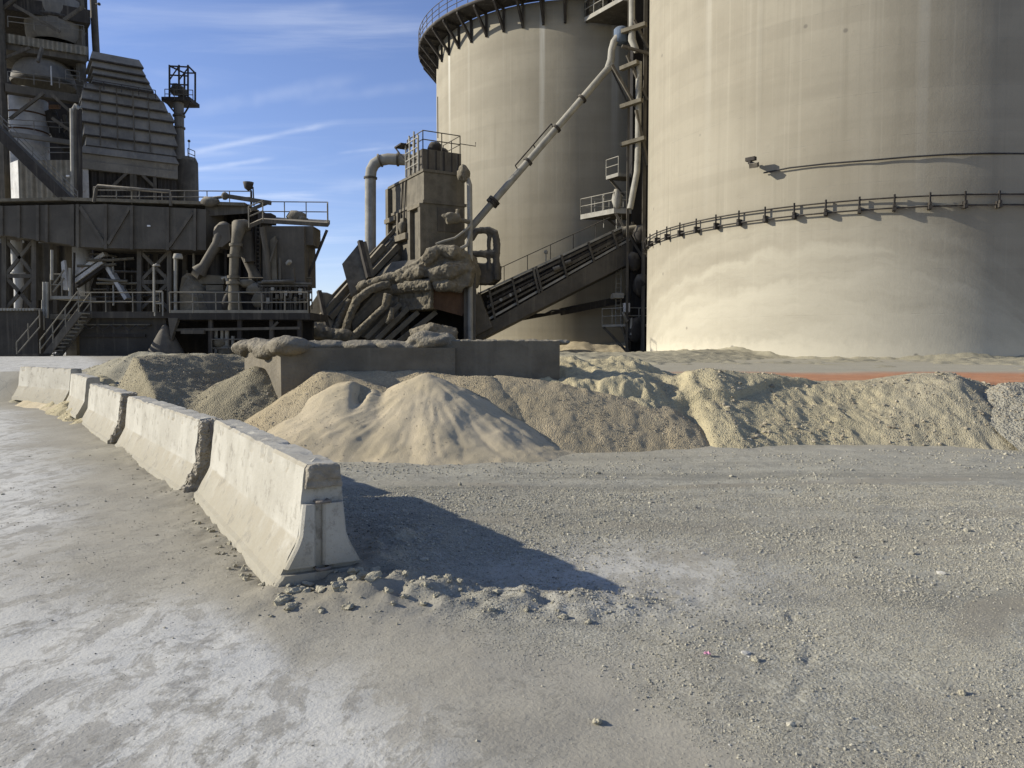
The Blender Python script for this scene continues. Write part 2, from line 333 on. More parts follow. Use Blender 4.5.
def zones(x, y):
    """how gravelly, how powdery and how earthy each spot of the yard is"""
    wob = fbm(x, y, .9, 4, 21)*.55; fine = fbm(x, y, 4, 3, 22)*.18
    # the gravel starts right of a curve running from the barrier end to the bottom right
    edge = np.interp(y, [1.5, 2.9, 3.3, 3.9, 4.4, 4.9, 6, 30], [1.9, 1.05, .85, .35, -.25, -.9, -1.6, -10])
    gz = ss(-.35, .45, x-edge+wob+fine)
    pale = np.exp(-(((x-.95)/.9)**2+((y-5.3)/.75)**2))
    gz = gz*(1-.75*np.clip(pale*1.2+fine, 0, 1))
    d, t = seg(x, y, BLINE)
    leftside = ss(.05, -.6, (x+1.3)*.855+(y-5.05)*.52+.3*wob)
    du = leftside*ss(.9, 1.9, d+wob)*.95
    corner = ss(.10, -.12, (x+.95)*.80-(3.45-y)*.62+.35*np.clip(3.2-y, 0, 2)+wob*.18)
    du = np.maximum(du, corner*.95*ss(5.2, 4.2, y))
    du = np.maximum(du, np.clip(pale*1.1, 0, 1)*.55)
    du = du*(1-.55*np.exp(-(((x+3.4)/1.1)**2+((y-5.6)/1.1)**2)))
    di = np.clip(np.exp(-(d/.6)**2)*.9+.4*fine, 0, 1)
    di = np.maximum(di, .75*ss(.0, .5, fbm(x, y, .8, 3, 25)-.12)*np.exp(-(((x+2.4)/1.0)**2+((y-4.6)/1.6)**2)))
    trk = 0
    for pl in ([(11, 9.6), (5, 8.9), (1, 8.4), (-1.6, 8.9)], [(11, 7.9), (5, 7.2), (1.6, 6.6), (-.4, 6.9)], [(9, 6.9), (4, 6.2), (1.2, 5.7)], [(.15, 4.75), (.75, 4.2), (1.15, 3.6), (1.3, 2.9)], [(.65, 5.0), (1.3, 4.4), (1.75, 3.7), (1.95, 2.9)], [(6, 5.2), (3, 4.6), (2.2, 3.6), (2.1, 2.6)]):
        d3, t3 = seg(x, y, pl); trk = np.maximum(trk, ss(.17, .09, d3+.05*fbm(x, y, 3, 3, 26))*np.clip(.5+1.3*fbm(x, y, .8, 3, 27), 0, 1))
    gz = gz*(1-.55*trk); di = np.maximum(di, .5*trk)
    return gz, du, di

# ------------------------------------------------------------------ object helpers
OFF = {}
def root(name, loc, label, cat, group=None, rz=0):
    o = bpy.data.objects.new(name, None); col.objects.link(o); o.location = loc; o.rotation_euler.z = rz
    o.empty_display_size = .3
    tag(o, label, cat, group); OFF[o] = (Vector(loc) if rz == 0 else Vector((0, 0, 0))); return o
def tag(o, label=None, cat=None, group=None, kind=None):
    for k, v in (('label', label), ('category', cat), ('group', group), ('kind', kind)):
        if v: o[k] = v
    return o
def link(name, verts, faces, mat, parent=None, smooth=False):
    off = OFF.get(parent, Vector((0, 0, 0)))
    me = bpy.data.meshes.new(name); me.from_pydata([Vector(v)-off for v in verts], [], faces); me.update()
    o = bpy.data.objects.new(name, me); col.objects.link(o); me.materials.append(mat)
    if smooth is True: me.polygons.foreach_set('use_smooth', [True]*len(me.polygons))
    elif smooth: me.polygons.foreach_set('use_smooth', smooth)
    if parent: o.parent = parent; OFF[o] = off
    return o
class MB:
    def __init__(s): s.v = []; s.f = []; s.sm = []
    def add(s, v, f, sm=False):
        k = len(s.v); s.v += [Vector(p) for p in v]; s.f += [[i+k for i in q] for q in f]; s.sm += [sm]*len(f); return s
    def hexa(s, p):
        return s.add(p, [(0, 3, 2, 1), (4, 5, 6, 7), (0, 1, 5, 4), (1, 2, 6, 5), (2, 3, 7, 6), (3, 0, 4, 7)])
    def box(s, a, b):
        x0, y0, z0 = map(min, zip(a, b)); x1, y1, z1 = map(max, zip(a, b))
        return s.hexa([(x0, y0, z0), (x1, y0, z0), (x1, y1, z0), (x0, y1, z0), (x0, y0, z1), (x1, y0, z1), (x1, y1, z1), (x0, y1, z1)])
    def pbox(s, x0, y0, x1, y1, Y, depth):
        """box whose near face at distance Y spans a picture rectangle"""
        a = at(x0, y1, Y); b = at(x1, y0, Y); return s.box((a.x, Y, a.z), (b.x, Y+depth, b.z))
    def beam(s, p0, p1, w_, h=None, up=(0, 0, 1)):
        p0 = Vector(p0); p1 = Vector(p1); h = w_ if h is None else h; d = (p1-p0).normalized(); u = Vector(up)
        if abs(d.dot(u)) > .97: u = Vector((0, 1, 0))
        r = d.cross(u).normalized()*w_/2; u = r.cross(d).normalized()*h/2
        return s.hexa([p0-r-u, p0+r-u, p1+r-u, p1-r-u, p0-r+u, p0+r+u, p1+r+u, p1-r+u])
    def tube(s, pts, r, n=10, cap=True):
        pts = [Vector(p) for p in pts]; rr = r if hasattr(r, '__len__') else [r]*len(pts); rings = []; ref = None
        for i, p in enumerate(pts):
            d = (pts[min(i+1, len(pts)-1)]-pts[max(i-1, 0)]).normalized()
            if ref is None: ref = Vector((0, 0, 1)) if abs(d.z) < .9 else Vector((1, 0, 0))
            a = (ref-d*ref.dot(d)).normalized(); b = d.cross(a); ref = a
            rings.append([p+(a*math.cos(2*math.pi*k/n)+b*math.sin(2*math.pi*k/n))*rr[i] for k in range(n)])
        v = [q for g in rings for q in g]; f = []
        for i in range(len(pts)-1):
            for k in range(n): f.append((i*n+k, i*n+(k+1) % n, (i+1)*n+(k+1) % n, (i+1)*n+k))
        s.add(v, f, True)
        if cap: s.add(rings[0], [tuple(range(n))[::-1]]); s.add(rings[-1], [tuple(range(n))])
        return s
    def lathe(s, prof, c, n=32, a0=0, a1=2*math.pi):
        full = abs(a1-a0-2*math.pi) < 1e-6; m_ = n if full else n+1; v = []; f = []
        for r, z in prof:
            for k in range(m_): a = a0+(a1-a0)*k/n; v.append((c[0]+r*math.cos(a), c[1]+r*math.sin(a), c[2]+z))
        for i in range(len(prof)-1):
            for k in range(n):
                q = (k+1) % m_; f.append((i*m_+k, i*m_+q, (i+1)*m_+q, (i+1)*m_+k))
        return s.add(v, f, True)
    def prism(s, pts, vec):
        pts = [Vector(p) for p in pts]; vec = Vector(vec); n = len(pts)
        return s.add(pts+[p+vec for p in pts], [tuple(range(n))[::-1], tuple(range(n, 2*n))]+[(i, (i+1) % n, n+(i+1) % n, n+i) for i in range(n)])
    def rail(s, pts, h=1.1, step=1.5, r=.028, mid=True, kick=False):
        pts = [Vector(p) for p in pts]
        for a, b in zip(pts, pts[1:]):
            n = max(1, round((b-a).length/step))
            for i in range(n+1):
                p = a.lerp(b, i/n); s.tube([p, p+Vector((0, 0, h))], r, 6)
            for k in ((1, .52) if mid else (1,)): s.tube([a+Vector((0, 0, h*k)), b+Vector((0, 0, h*k))], r, 6)
            if kick: s.beam(a+Vector((0, 0, .08)), b+Vector((0, 0, .08)), .02, .15)
        return s
    def blob(s, c, r, amp=.25, fq=1.5, seed=0, sub=3):
        bm = bmesh.new(); bmesh.ops.create_icosphere(bm, subdivisions=sub, radius=1)
        c = Vector(c); r = Vector(r) if hasattr(r, '__len__') else Vector((r, r, r)); v = []
        for q in bm.verts:
            d = q.co.copy(); k = 1+amp*mnoise.fractal(d*fq+Vector((seed*3.1, seed*7.7, seed)), .8, 2.1, 4)
            v.append(c+Vector((d.x*r.x, d.y*r.y, d.z*r.z))*k)
        s.add(v, [[x.index for x in fc.verts] for fc in bm.faces], True); bm.free(); return s
    def build(s, name, mat, parent=None):
        return link(name, s.v, s.f, mat, parent, s.sm)
def crusty(o, voxel, amp, size, smooth=True):
    """knead overlapping lumps into one caked skin"""
    r = o.modifiers.new('skin', 'REMESH'); r.mode = 'VOXEL'; r.voxel_size = voxel; r.use_smooth_shade = smooth
    for k, (a, z) in enumerate(((amp, size), (amp*.5, size*.3))):
        t = bpy.data.textures.new('lumps', 'CLOUDS'); t.noise_scale = z; t.noise_depth = 4
        d = o.modifiers.new('lumps', 'DISPLACE'); d.texture = t; d.strength = a; d.mid_level = .5; d.texture_coords = 'GLOBAL'
    return o
def V(*a): return Vector(a)

# ------------------------------------------------------------------ ground sheet
def axis(fine0, fine1, st, lo, hi, g):
    a = list(np.arange(fine0, fine1, st)); d = st; x = a[-1]
    while x < hi: d *= g; x += d; a.append(x)
    d = st; x = fine0; b = []
    while x > lo: d *= g; x -= d; b.append(x)
    return np.array(b[::-1]+a)
def sheet(name, xs, ys, hf, mat):
    X, Y = np.meshgrid(xs, ys); Z = hf(X, Y); nx, ny = len(xs), len(ys)
    co = np.stack([X, Y, Z], -1).reshape(-1, 3).astype(np.float32)
    i = np.arange((ny-1)*nx).reshape(ny-1, nx)[:, :-1].ravel()
    q = np.stack([i, i+1, i+nx+1, i+nx], -1).astype(np.int32)
    return mesh_np(name, co, q, mat, True), X, Y
def mesh_np(name, co, q, mat, smooth):
    me = bpy.data.meshes.new(name); k = q.shape[1]
    me.vertices.add(len(co)); me.vertices.foreach_set('co', co.ravel().astype(np.float32))
    me.loops.add(q.size); me.loops.foreach_set('vertex_index', q.ravel().astype(np.int32))
    me.polygons.add(len(q)); me.polygons.foreach_set('loop_start', np.arange(len(q), dtype=np.int32)*k)
    me.polygons.foreach_set('use_smooth', np.full(len(q), smooth)); me.update(calc_edges=True); me.validate()
    o = bpy.data.objects.new(name, me); col.objects.link(o); me.materials.append(mat); return o
def ground_all(x, y):
    z = ground_h(x, y)
    return z
xs = axis(-4.5, 5.0, .03, -5000, 5000, 1.022); ys = axis(2.2, 7.5, .024, -3000, 6000, 1.016)
g, X, Y = sheet('ground', xs, ys, ground_all, M['ground'])
tag(g, 'grey dusty yard ground of packed dirt and loose gravel', 'ground', None, 'structure')
gz, du, di = zones(X, Y)
rd = ss(2.2, 3.4, X+.5*fbm(X, Y, .8, 3, 31))*ss(13.2, 13.8, Y)*ss(20.5, 18.0, Y+.8*fbm(X, Y, .4, 3, 32))
sa = np.clip(ss(9.6, 11.2, Y+.5*fbm(X, Y, 1.2, 4, 33))*ss(-8, -5, X)*.75*ss(3.5, 0, X)+ss(11.6, 12.4, Y)*ss(-8, -5, X)*ss(60, 40, Y)*.8, 0, 1)*(1-rd)
far = ss(9.5, 13, Y)
for nm, arr in (('gravel', gz*(1-.5*far)), ('dust', du), ('red', rd), ('sand', sa), ('dirt', di)):
    a = g.data.attributes.new(nm, 'FLOAT', 'POINT'); a.data.foreach_set('value', arr.ravel().astype(np.float32))

# ------------------------------------------------------------------ loose gravel (nobody could count it)
ICO = None
bm = bmesh.new(); bmesh.ops.create_icosphere(bm, subdivisions=1, radius=1)
ICO_V = np.array([v.co[:] for v in bm.verts]); ICO_F = np.array([[v.index for v in f.verts] for f in bm.faces]); bm.free()
def pebbles(name, P, size, mat, label, cat):
    n = len(P); v = ICO_V[None]*(1+.42*(rng.random((n, len(ICO_V), 1))-.5))
    sc3 = size[:, None, None]*(.65+.7*rng.random((n, 1, 3))); v = v*sc3*np.array([1, 1, .72])
    a = rng.random(n)*6.283; c, s_ = np.cos(a)[:, None], np.sin(a)[:, None]
    x = v[..., 0]*c-v[..., 1]*s_; y = v[..., 0]*s_+v[..., 1]*c
    co = np.stack([x, y, v[..., 2]], -1)+P[:, None]
    q = (ICO_F[None]+(np.arange(n)*len(ICO_V))[:, None, None]).reshape(-1, 3)
    o = mesh_np(name, co.reshape(-1, 3), q, mat, False); tag(o, label, cat, None, 'stuff'); return o
def pebble_mat():
    m, T = newmat('loose gravel stones'); g_ = T.n('ShaderNodeNewGeometry')
    r = g_.outputs['Random Per Island']
    c = T.mix(r, (0.245, 0.223, 0.162), (0.430, 0.396, 0.296)); c = T.mix(T.mr(r, .95, .98), c, (0.391, 0.374, 0.320) if True else (0.566, 0.546, 0.444)); c = T.mix(T.mr(r, .06, .03), c, (0.147, 0.138, 0.112))
    finish(T, c, .9, T.noise(g_.outputs['Position'], 120, 3), .004); return m
M['pebble'] = pebble_mat()
N = 170000
py_ = 2.1+(rng.random(N)**1.7)*9.5; px_ = (rng.random(N)-.5)*2*(.78*py_+.6)
gz_, du_, di_ = zones(px_, py_)
dl, _ = seg(px_, py_, BLINE)
dens = np.clip(gz_*.80+.25*np.exp(-(dl/.5)**2)+.012+.5*np.exp(-(((px_+.3)/1.4)**2+((py_-4.75)/.35)**2)), 0, 1)*(.08+.92*ss(-.15, .35, fbm(px_, py_, 1.1, 5, 41, .65)))
keep = rng.random(N) < dens
px_, py_ = px_[keep], py_[keep]; n = len(px_)
size = .0022+.0085*rng.random(n)**4; big = rng.random(n) < .006; size[big] *= 2.4
size *= np.clip(py_/4.5, .8, 1.6)
print('pebbles', n)
P = np.stack([px_, py_, ground_h(px_, py_)+size*.25], -1)
pebbles('gravel', P, size, M['pebble'], 'loose grey gravel scattered over the packed yard ground', 'gravel')

octv = np.array([(1, 0, 0), (-1, 0, 0), (0, 1, 0), (0, -1, 0), (0, 0, 1), (0, 0, -1)], float); octf = np.array([(0, 2, 4), (2, 1, 4), (1, 3, 4), (3, 0, 4), (2, 0, 5), (1, 2, 5), (3, 1, 5), (0, 3, 5)])
ICO_V0, ICO_F0 = ICO_V, ICO_F; ICO_V, ICO_F = octv, octf
N = 520000; py_ = 2.1+(rng.random(N)**1.5)*6.5; px_ = (rng.random(N)-.5)*2*(.76*py_+.3)
gz_, du_, di_ = zones(px_, py_)
keep = rng.random(N) < np.clip(gz_*.9+.02, 0, 1)*(.25+.75*ss(-.35, .15, fbm(px_, py_, 1.7, 5, 46, .65))); px_, py_ = px_[keep], py_[keep]; n = len(px_); print('grit', n)
size = (.0022+.0030*rng.random(n)**2)*np.clip(py_/4.0, .8, 1.9)
pebbles('grit', np.stack([px_, py_, ground_h(px_, py_)+size*.2], -1), size, M['pebble'], 'fine grey grit covering the yard ground between the larger gravel', 'grit')
ICO_V, ICO_F = ICO_V0, ICO_F0

# ------------------------------------------------------------------ heaps
def heap(name, hf, x0, x1, y0, y1, st, mat, label, cat, group=None, kind=None):
    xs = np.arange(x0, x1+st, st); ys = np.arange(y0, y1+st, st)
    X, Y = np.meshgrid(xs, ys); Z = hf(X, Y); G = ground_h(X, Y)
    ins = Z > G-.10
    nx, ny = len(xs), len(ys); i = np.arange((ny-1)*nx).reshape(ny-1, nx)[:, :-1]
    k = (ins[:-1, :-1] & ins[1:, :-1] & ins[:-1, 1:] & ins[1:, 1:]).ravel(); i = i.ravel()[k]
    q = np.stack([i, i+1, i+nx+1, i+nx], -1); u, inv = np.unique(q, return_inverse=True)
    co = np.stack([X, Y, Z], -1).reshape(-1, 3)[u]; c0 = Vector((float(co[:, 0].mean()), float(co[:, 1].mean()), float(co[:, 2].min())))
    o = mesh_np(name, co-np.array(c0), inv.reshape(q.shape), mat, True); o.location = c0
    return tag(o, label, cat, group, kind)
def cone(x, y, cx, cy, h, slope, rnd=.12, ex=1.0):
    d = np.sqrt(((x-cx)/ex)**2+(y-cy)**2+rnd*rnd)-rnd; return h-slope*d
SL = .66
def mesa(x, y):      # broad tan heap with a flat crown, two younger cones tipped against it
    d, t = seg(x, y, [(-3.15, 12.85), (-2.2, 13.0), (-1.3, 13.05), (-.45, 12.9)])
    top = 1.20+.03*ss(0, 1, t)-.12*ss(1.5, 2.3, t)
    flat = .15+.10*fbm(x, y, .9, 3, 51)
    z = top-SL*np.maximum(np.sqrt(d*d+.02)-flat-.05, 0)-.05*d
    hollow = np.exp(-(((x+1.95)/.55)**2+((y-12.80)/.24)**2)); z = z-.25*hollow
    return z+.03*fbm(x, y, 1.6, 4, 52)+.012*fbm(x, y, 7, 3, 53)
def mainpile(x, y):
    a = cone(x, y, -1.40, 12.45, 1.21, .62, .06, 1.25)
    b = cone(x, y, -2.62, 12.32, 1.06, .62, .16, 1.1)
    rid, tr_ = seg(x, y, [(-2.62, 12.32), (-2.0, 12.42), (-1.4, 12.45)]); c = 1.02-.10*np.sin(np.clip(tr_/1.24, 0, 1)*math.pi)-.62*np.sqrt(rid*rid+.01)
    fan = cone(x, y, -1.0, 12.1, .62, .38, .2, 1.2)
    z = smax(smax(a, b, .05), np.maximum(c, fan), .10)
    th = np.arctan2(y-12.45, x+1.4); r_ = np.hypot(x+1.4, y-12.45)
    rill = np.abs(fbm(th*3.0, r_*.35, 1.6, 4, 54)); z = z+.050*(rill-.2)*ss(.1, .8, r_)
    scar = np.exp(-(((x+2.46)/.10)**2+((y-12.12)/.32)**2)); z = z-.20*scar
    return z+.085*fbm(x, y, .95, 3, 50)+.030*fbm(x, y, 2.4, 4, 55)+.004*fbm(x, y, 16, 3, 56)
def leftgravel(x, y):     # crest close behind the barriers, long slope falling away to the right
    sd_ = (x+6.7)*.8-(y-15.2)*.6; t = (x+6.7)*.6+(y-15.2)*.8
    xl = np.interp(y, [5.05, 8.1, 12.15, 15.35, 17.5, 19.45, 22], [-1.3, -3.15, -6.15, -8.6, -10.25, -12.95, -30])
    z = 1.44-1.6*np.maximum(.55-(x-xl), 0)-.46*np.maximum(np.sqrt(np.maximum(sd_, 0)**2+.04)-.2, 0)-.75*np.maximum(-sd_, 0)-.5*np.maximum(np.abs(t+.2)-1.5, 0)
    z = smax(z, 1.34-.80*np.sqrt(((x+4.75)*.8)**2+(y-13.75)**2+.02), .1)
    return z+.07*fbm(x, y, 1.1, 4, 57)+.03*fbm(x, y, 5, 3, 58)
def leftdune(x, y):
    d, t = seg(x, y, [(-11.6, 20.6), (-10.0, 20.2), (-8.4, 19.6), (-6.8, 18.6)])
    top = np.interp(t, [0, 1.5, 3.5, 5.3], [1.1, 1.45, 1.46, 1.25])
    return top-.55*np.sqrt(d*d+.05)+.08+.10*fbm(x, y, .9, 4, 59)+.03*fbm(x, y, 4, 3, 60)
def leftspill(x, y):
    d, t = seg(x, y, [(-10.6, 18.9), (-8.6, 16.6), (-6.9, 14.0)])
    return .95-.10*t*.6-.6*np.sqrt(d*d+.03)+.16*fbm(x, y, 1.6, 4, 61)+.06*fbm(x, y, 6, 3, 62)
def rightsand(x, y):
    d, t = seg(x, y, [(-.2, 13.1), (.9, 13.0), (2.6, 12.85)])
    return np.interp(t, [0, 1.1, 2.8], [1.12, .98, .60])-.66*np.maximum(np.sqrt(d*d+.03)-.18, 0)+.04*fbm(x, y, 1.3, 4, 63)+.02*fbm(x, y, 6, 3, 64)
def crest(x): return np.interp(x, [-1.2, .4, 1.2, 1.9, 2.35, 2.8, 3.15, 3.7, 4.3, 5.2, 6.2, 7.0, 7.6, 8.05, 8.6, 9.2, 12, 20], [1.2, 1.28, 1.32, 1.34, 1.32, 1.16, 1.07, 1.14, 1.04, .96, .94, .96, 1.06, 1.12, .98, .86, .84, .85])
def bank(x, y):
    cy = 13.75+.25*fbm(x, y*0+3, .5, 3, 65)
    top = crest(x)+.03*fbm(x, y, 1.3, 3, 66)
    d = cy-y
    ero = .5+.6*fbm(x+.5*y, y*.6, 1.2, 4, 67)            # slumps running down the face
    left = ss(3.3, 3.0, x)                                          # left of the slab the bank lies back in hummocks
    slope = .60*np.maximum(np.sqrt(np.maximum(d, 0)**2+.03)-.17, 0)
    dl_ = 14.5-y; lay = .27*np.clip(dl_, 0, 1.3)+.75*np.maximum(dl_-1.3, 0)
    hum = .10*np.abs(fbm(x, y, 1.5, 4, 61))+.045*fbm(x, y, 5, 4, 60)
    z = top-slope*(1-left)-lay*left+hum*left-.10*np.maximum(-d-.9, 0)*1.2
    z = z-ss(0, .7, d)*(.10*ero-.02)*ss(2.6, 1.1, d)
    # broken lip of the sand layer
    ye = np.interp(x, [2.6, 3.2, 3.9, 4.25, 4.7, 5.5, 6.2], [13.0, 13.05, 13.02, 13.32, 13.62, 13.75, 14.2])+.05*fbm(x, y*0, 3, 3, 68)
    z = z+.10*ss(-.02, .02, y-ye)*ss(2.7, 3.1, x)*ss(6.0, 5.2, x)*ss(.55, .05, y-13.75)
    hump = .30*np.exp(-(((x-7.5)/.95)**2+((y-12.95)/.65)**2)); z = z+hump*.8
    lum = ss(3.0, 2.4, x)*.12*np.abs(fbm(x, y, 2.2, 4, 69))
    return z+lum+.03*fbm(x, y, 1.9, 4, 70)-.07*(np.abs(fbm(x+.4*y, y*.7, 3.2, 4, 74))-.2)*ss(0, .3, d)+.028*fbm(x, y, 8, 4, 71)*(.55+.45*ss(4, 6.5, x))
def greyheap(x, y):
    d, t = seg(x, y, [(8.75, 13.1), (9.8, 13.3), (13.5, 13.5)])
    return .98-.62*np.sqrt(d*d+.04)+.12+.05*fbm(x, y, 2.2, 4, 72)+.03*fbm(x, y, 8, 3, 73)
heap('sand_heap', mesa, -5.2, 2.6, 10.6, 14.4, .03, M['sandgravel'], 'broad flat topped tan heap behind the two small sand cones', 'sand heap', 'heaps of loose material in the yard')
heap('sand_heap', mainpile, -5, 2.2, 9.8, 14.0, .03, M['sand'], 'tan powdery sand heap with two pointed cones in front of the others', 'sand heap', 'heaps of loose material in the yard')
heap('gravel_heap', leftgravel, -9, -1.8, 10.6, 17.8, .035, M['gravel'], 'brown gravel heap in the shade right behind the row of barriers', 'gravel heap', 'heaps of loose material in the yard')
heap('dust_heap', leftdune, -14.5, -4, 16.4, 23.5, .06, M['drift'], 'long pale dune of dust in front of the dark plant, farthest left', 'dust heap', 'heaps of loose material in the yard')
heap('dirt_heap', leftspill, -12.5, -5, 12, 20.6, .05, M['spoil'], 'lumpy low ridge of dirt spilled against the far barriers', 'dirt heap', 'heaps of loose material in the yard')
heap('gravel_heap', rightsand, -2.6, 4.6, 11.2, 15.2, .03, M['sandgravel'], 'fine gravel heap half shaded by the concrete wall, left of the spoil bank', 'gravel heap', 'heaps of loose material in the yard')
heap('spoil_bank', bank, -1.0, 9.6, 11, 15.6, .03, M['spoil'], 'long pale bank of slumped sand and stones below the big silo', 'earth bank')
heap('stone_heap', greyheap, 7.9, 15, 11.2, 15.6, .035, M['greygravel'], 'grey crushed stone heap at the right end of the bank', 'gravel heap', 'heaps of loose material in the yard')

HST = []
for hf, x0, x1, y0, y1, n_, s0 in ((mesa, -4.6, 1.6, 11, 13.6, 9000, .011), (leftgravel, -8.5, -3, 12, 17, 14000, .014), (rightsand, -1, 3.4, 11.6, 14, 7000, .011), (bank, 2.6, 9.6, 11.4, 14.2, 9000, .012), (bank, 3.6, 9.6, 11.6, 13.8, 700, .032), (greyheap, 8, 13, 11.4, 14, 6000, .018), (mainpile, -4.2, 1.6, 10.4, 13, 2500, .008), (leftspill, -12, -6, 13, 20, 3000, .018), (leftdune, -13, -6, 17, 21, 2500, .016)):
    x = rng.uniform(x0, x1, n_); y = rng.uniform(y0, y1, n_); z = hf(x, y)
    o_ = np.max([h(x, y) for h in (mesa, mainpile, leftgravel, rightsand, leftspill, leftdune)]+[np.where(x > .4, bank(x, y), -9), np.where(x > 8, greyheap(x, y), -9)], axis=0)
    k = (z >= o_-.004) & (z > ground_h(x, y)+.01) & (fbm(x, y, 2.0, 4, 44) > -.12)
    sz = s0*(.4+.9*rng.random(n_)**3); HST.append((np.stack([x, y, z+sz*.15], -1)[k], sz[k]))
m_, T = newmat('stones on the heaps'); g_ = T.n('ShaderNodeNewGeometry'); rr_ = g_.outputs['Random Per Island']
c = T.mix(rr_, (.20, .165, .11), (.40, .345, .24)); c = T.mix(T.mr(rr_, .94, .97), c, (.5, .45, .34)); finish(T, c, .95, None); M['heapstone'] = m_
pebbles('gravel', np.concatenate([h[0] for h in HST]), np.concatenate([h[1] for h in HST]), m_, 'small loose stones lying on the tan and brown heaps', 'gravel')

# ------------------------------------------------------------------ jersey barriers
def barrier(p0, p1, label, near=False, seed=0, chip_=1.0, hgt=.85, tilt=0, lift=-.02):
    p0 = Vector((*p0, 0)); p1 = Vector((*p1, 0)); L = (p1-p0).length; d = (p1-p0).normalized()
    mid = (p0+p1)/2; gz_ = float(min(ground_h(np.array([p0.x, p1.x, mid.x]), np.array([p0.y, p1.y, mid.y]))))
    zb = float(np.mean(base_h(np.array([p0.x, p1.x]), np.array([p0.y, p1.y]))))
    rt = root('jersey_barrier', (mid.x, mid.y, zb+lift), label, 'barrier', 'concrete barriers along the yard edge', math.atan2(d.y, d.x))
    rt.rotation_euler.x = tilt
    half = [(.335, 0), (.33, .075), (.300, .10), (.176, .335), (.168, .36), (.122, hgt-.025), (.104, hgt)]
    prof = half[::1]+[(-a, b) for a, b in half[::-1]]
    # denser profile
    P2 = []
    for (a, b), (c, e) in zip(prof, prof[1:]+prof[:1]):
        k = max(1, int(math.hypot(c-a, e-b)/.045))
        for i in range(k): P2.append((a+(c-a)*i/k, b+(e-b)*i/k))
    end_in = .05 if near else 0
    n = int(L/.05); v = []; f = []; m_ = len(P2)
    for i in range(n+1):
        x = -L/2+end_in+(L-end_in)*i/n
        ee = min(i, n-i)*L/n
        for (a, b) in P2:
            q = Vector((x, a, b)); nz = mnoise.fractal(q*3+Vector((seed*11, 0, 0)), .9, 2.1, 4)*.003
            edge = max(0, 1-ee/.16); top = max(0, (b-.6)/.25) if not near or x > 0 else max(0, (b-.6)/.25)
            chip = mnoise.noise(q*9+Vector((seed, 5, 0))); chip2 = mnoise.noise(q*5+Vector((seed*3, 1, 2)))
            k = 1-.06*max(0, chip)*max(0, 1-ee/.07)-.22*chip_*edge*max(0, chip2-.05)*top
            sh = max(0, mnoise.noise(Vector((x*2.3+seed*5, 0, 3.3)))-.25)*.05*(1 if b > hgt-.05 else 0)
            wear = max(0, mnoise.noise(q*7+Vector((seed*2, 9, 4)))-.12)*.085*(1 if hgt-.09 < b and abs(a) > .05 else 0)
            k -= wear*4
            v.append((x+(.10*(chip_-1)*max(0, chip2+.25)*max(0, 1-i*L/n/.12)), a*k+nz, b*(1-.05*chip_*edge*top*max(0, chip2))-sh-wear*.6))
    for i in range(n):
        for k in range(m_): f.append((i*m_+k, i*m_+(k+1) % m_, (i+1)*m_+(k+1) % m_, (i+1)*m_+k))
    f.append(tuple(range(m_))[::-1]); f.append(tuple(range(n*m_, (n+1)*m_)))
    OFF[rt] = Vector((0, 0, 0))
    b_ = link('body', v, [q[::-1] for q in f], M['barrier'], rt, True)
    md = b_.modifiers.new('edges', 'EDGE_SPLIT'); md.split_angle = R(13)
    return rt, L, half, hgt
def width_at(half, z):
    hs = sorted((b, a) for a, b in half); return float(np.interp(z, [h[0] for h in hs], [h[1] for h in hs]))
def end_pads(rt, L, half, hgt):
    """cast end of the barrier: raised pads round a vertical key slot and two cross slots"""
    x1 = -L/2+.05; x0 = -L/2
    mb = MB()
    def pad(z0, z1, ya, yb, xo=0, rough=0):
        zz = np.linspace(z0, z1, 7); lo = []; hi = []
        v = []; f = []
        for z in zz:
            w_ = width_at(half, z)-.004
            y0 = -w_ if ya is None else ya; y1 = w_ if yb is None else yb
            c = .022
            for (x, y) in ((x1+.01, y0), (x0+xo+c, y0+.004), (x0+xo, y0+c*.9), (x0+xo, (y0+y1)/2), (x0+xo, y1-c*.9), (x0+xo+c, y1-.004), (x1+.01, y1)):
                r_ = rough*mnoise.noise(Vector((x*20, y*14, z*14)))
                v.append((x+abs(r_)*1.2, y*(1-.3*abs(r_)), z+r_*.4))
        m_ = 7
        for i in range(len(zz)-1):
            for k in range(m_-1): f.append((i*m_+k, i*m_+k+1, (i+1)*m_+k+1, (i+1)*m_+k))
        f.append(tuple(range(m_))[::-1]); f.append(tuple(range((len(zz)-1)*m_, len(zz)*m_)))
        mb.add(v, f)
    pad(.004, .125, None, None)
    pad(.165, .585, None, .008); pad(.165, .585, .048, None)
    pad(.632, hgt-.03, None, None, .045, .16)
    mb.build('end_block', M['barrier'], rt)
    lp = MB()
    for z in (.60, .145):
        lp.tube([(x1, -.03, z), (x0-.012, -.035, z), (x0-.03, -.005, z+.003), (x0-.028, .03, z), (x0-.005, .05, z), (x1, .05, z)], .011, 8)
        l_ = lp.build('steel_loop', M['loop'], rt); lp = MB()
rt1, L1, half1, h1 = barrier(*BAR[0], 'nearest concrete barrier with its slotted end facing the camera', True, 1, tilt=R(.8), lift=.0)
end_pads(rt1, L1, half1, h1)
b2 = barrier(*BAR[1], 'long concrete barrier with a broken near end behind the nearest one', False, 2, chip_=2.6, tilt=R(-.6))
b3 = barrier(*BAR[2], 'concrete barrier in the middle of the row, with a dark gap at its near end', False, 3, chip_=2.0)
barrier(*BAR[3], 'shortest concrete barrier in the row, second from the far end', False, 4, lift=.05)
barrier(*BAR[4], 'farthest concrete barrier, turned across the end of the row', False, 5, lift=.10)
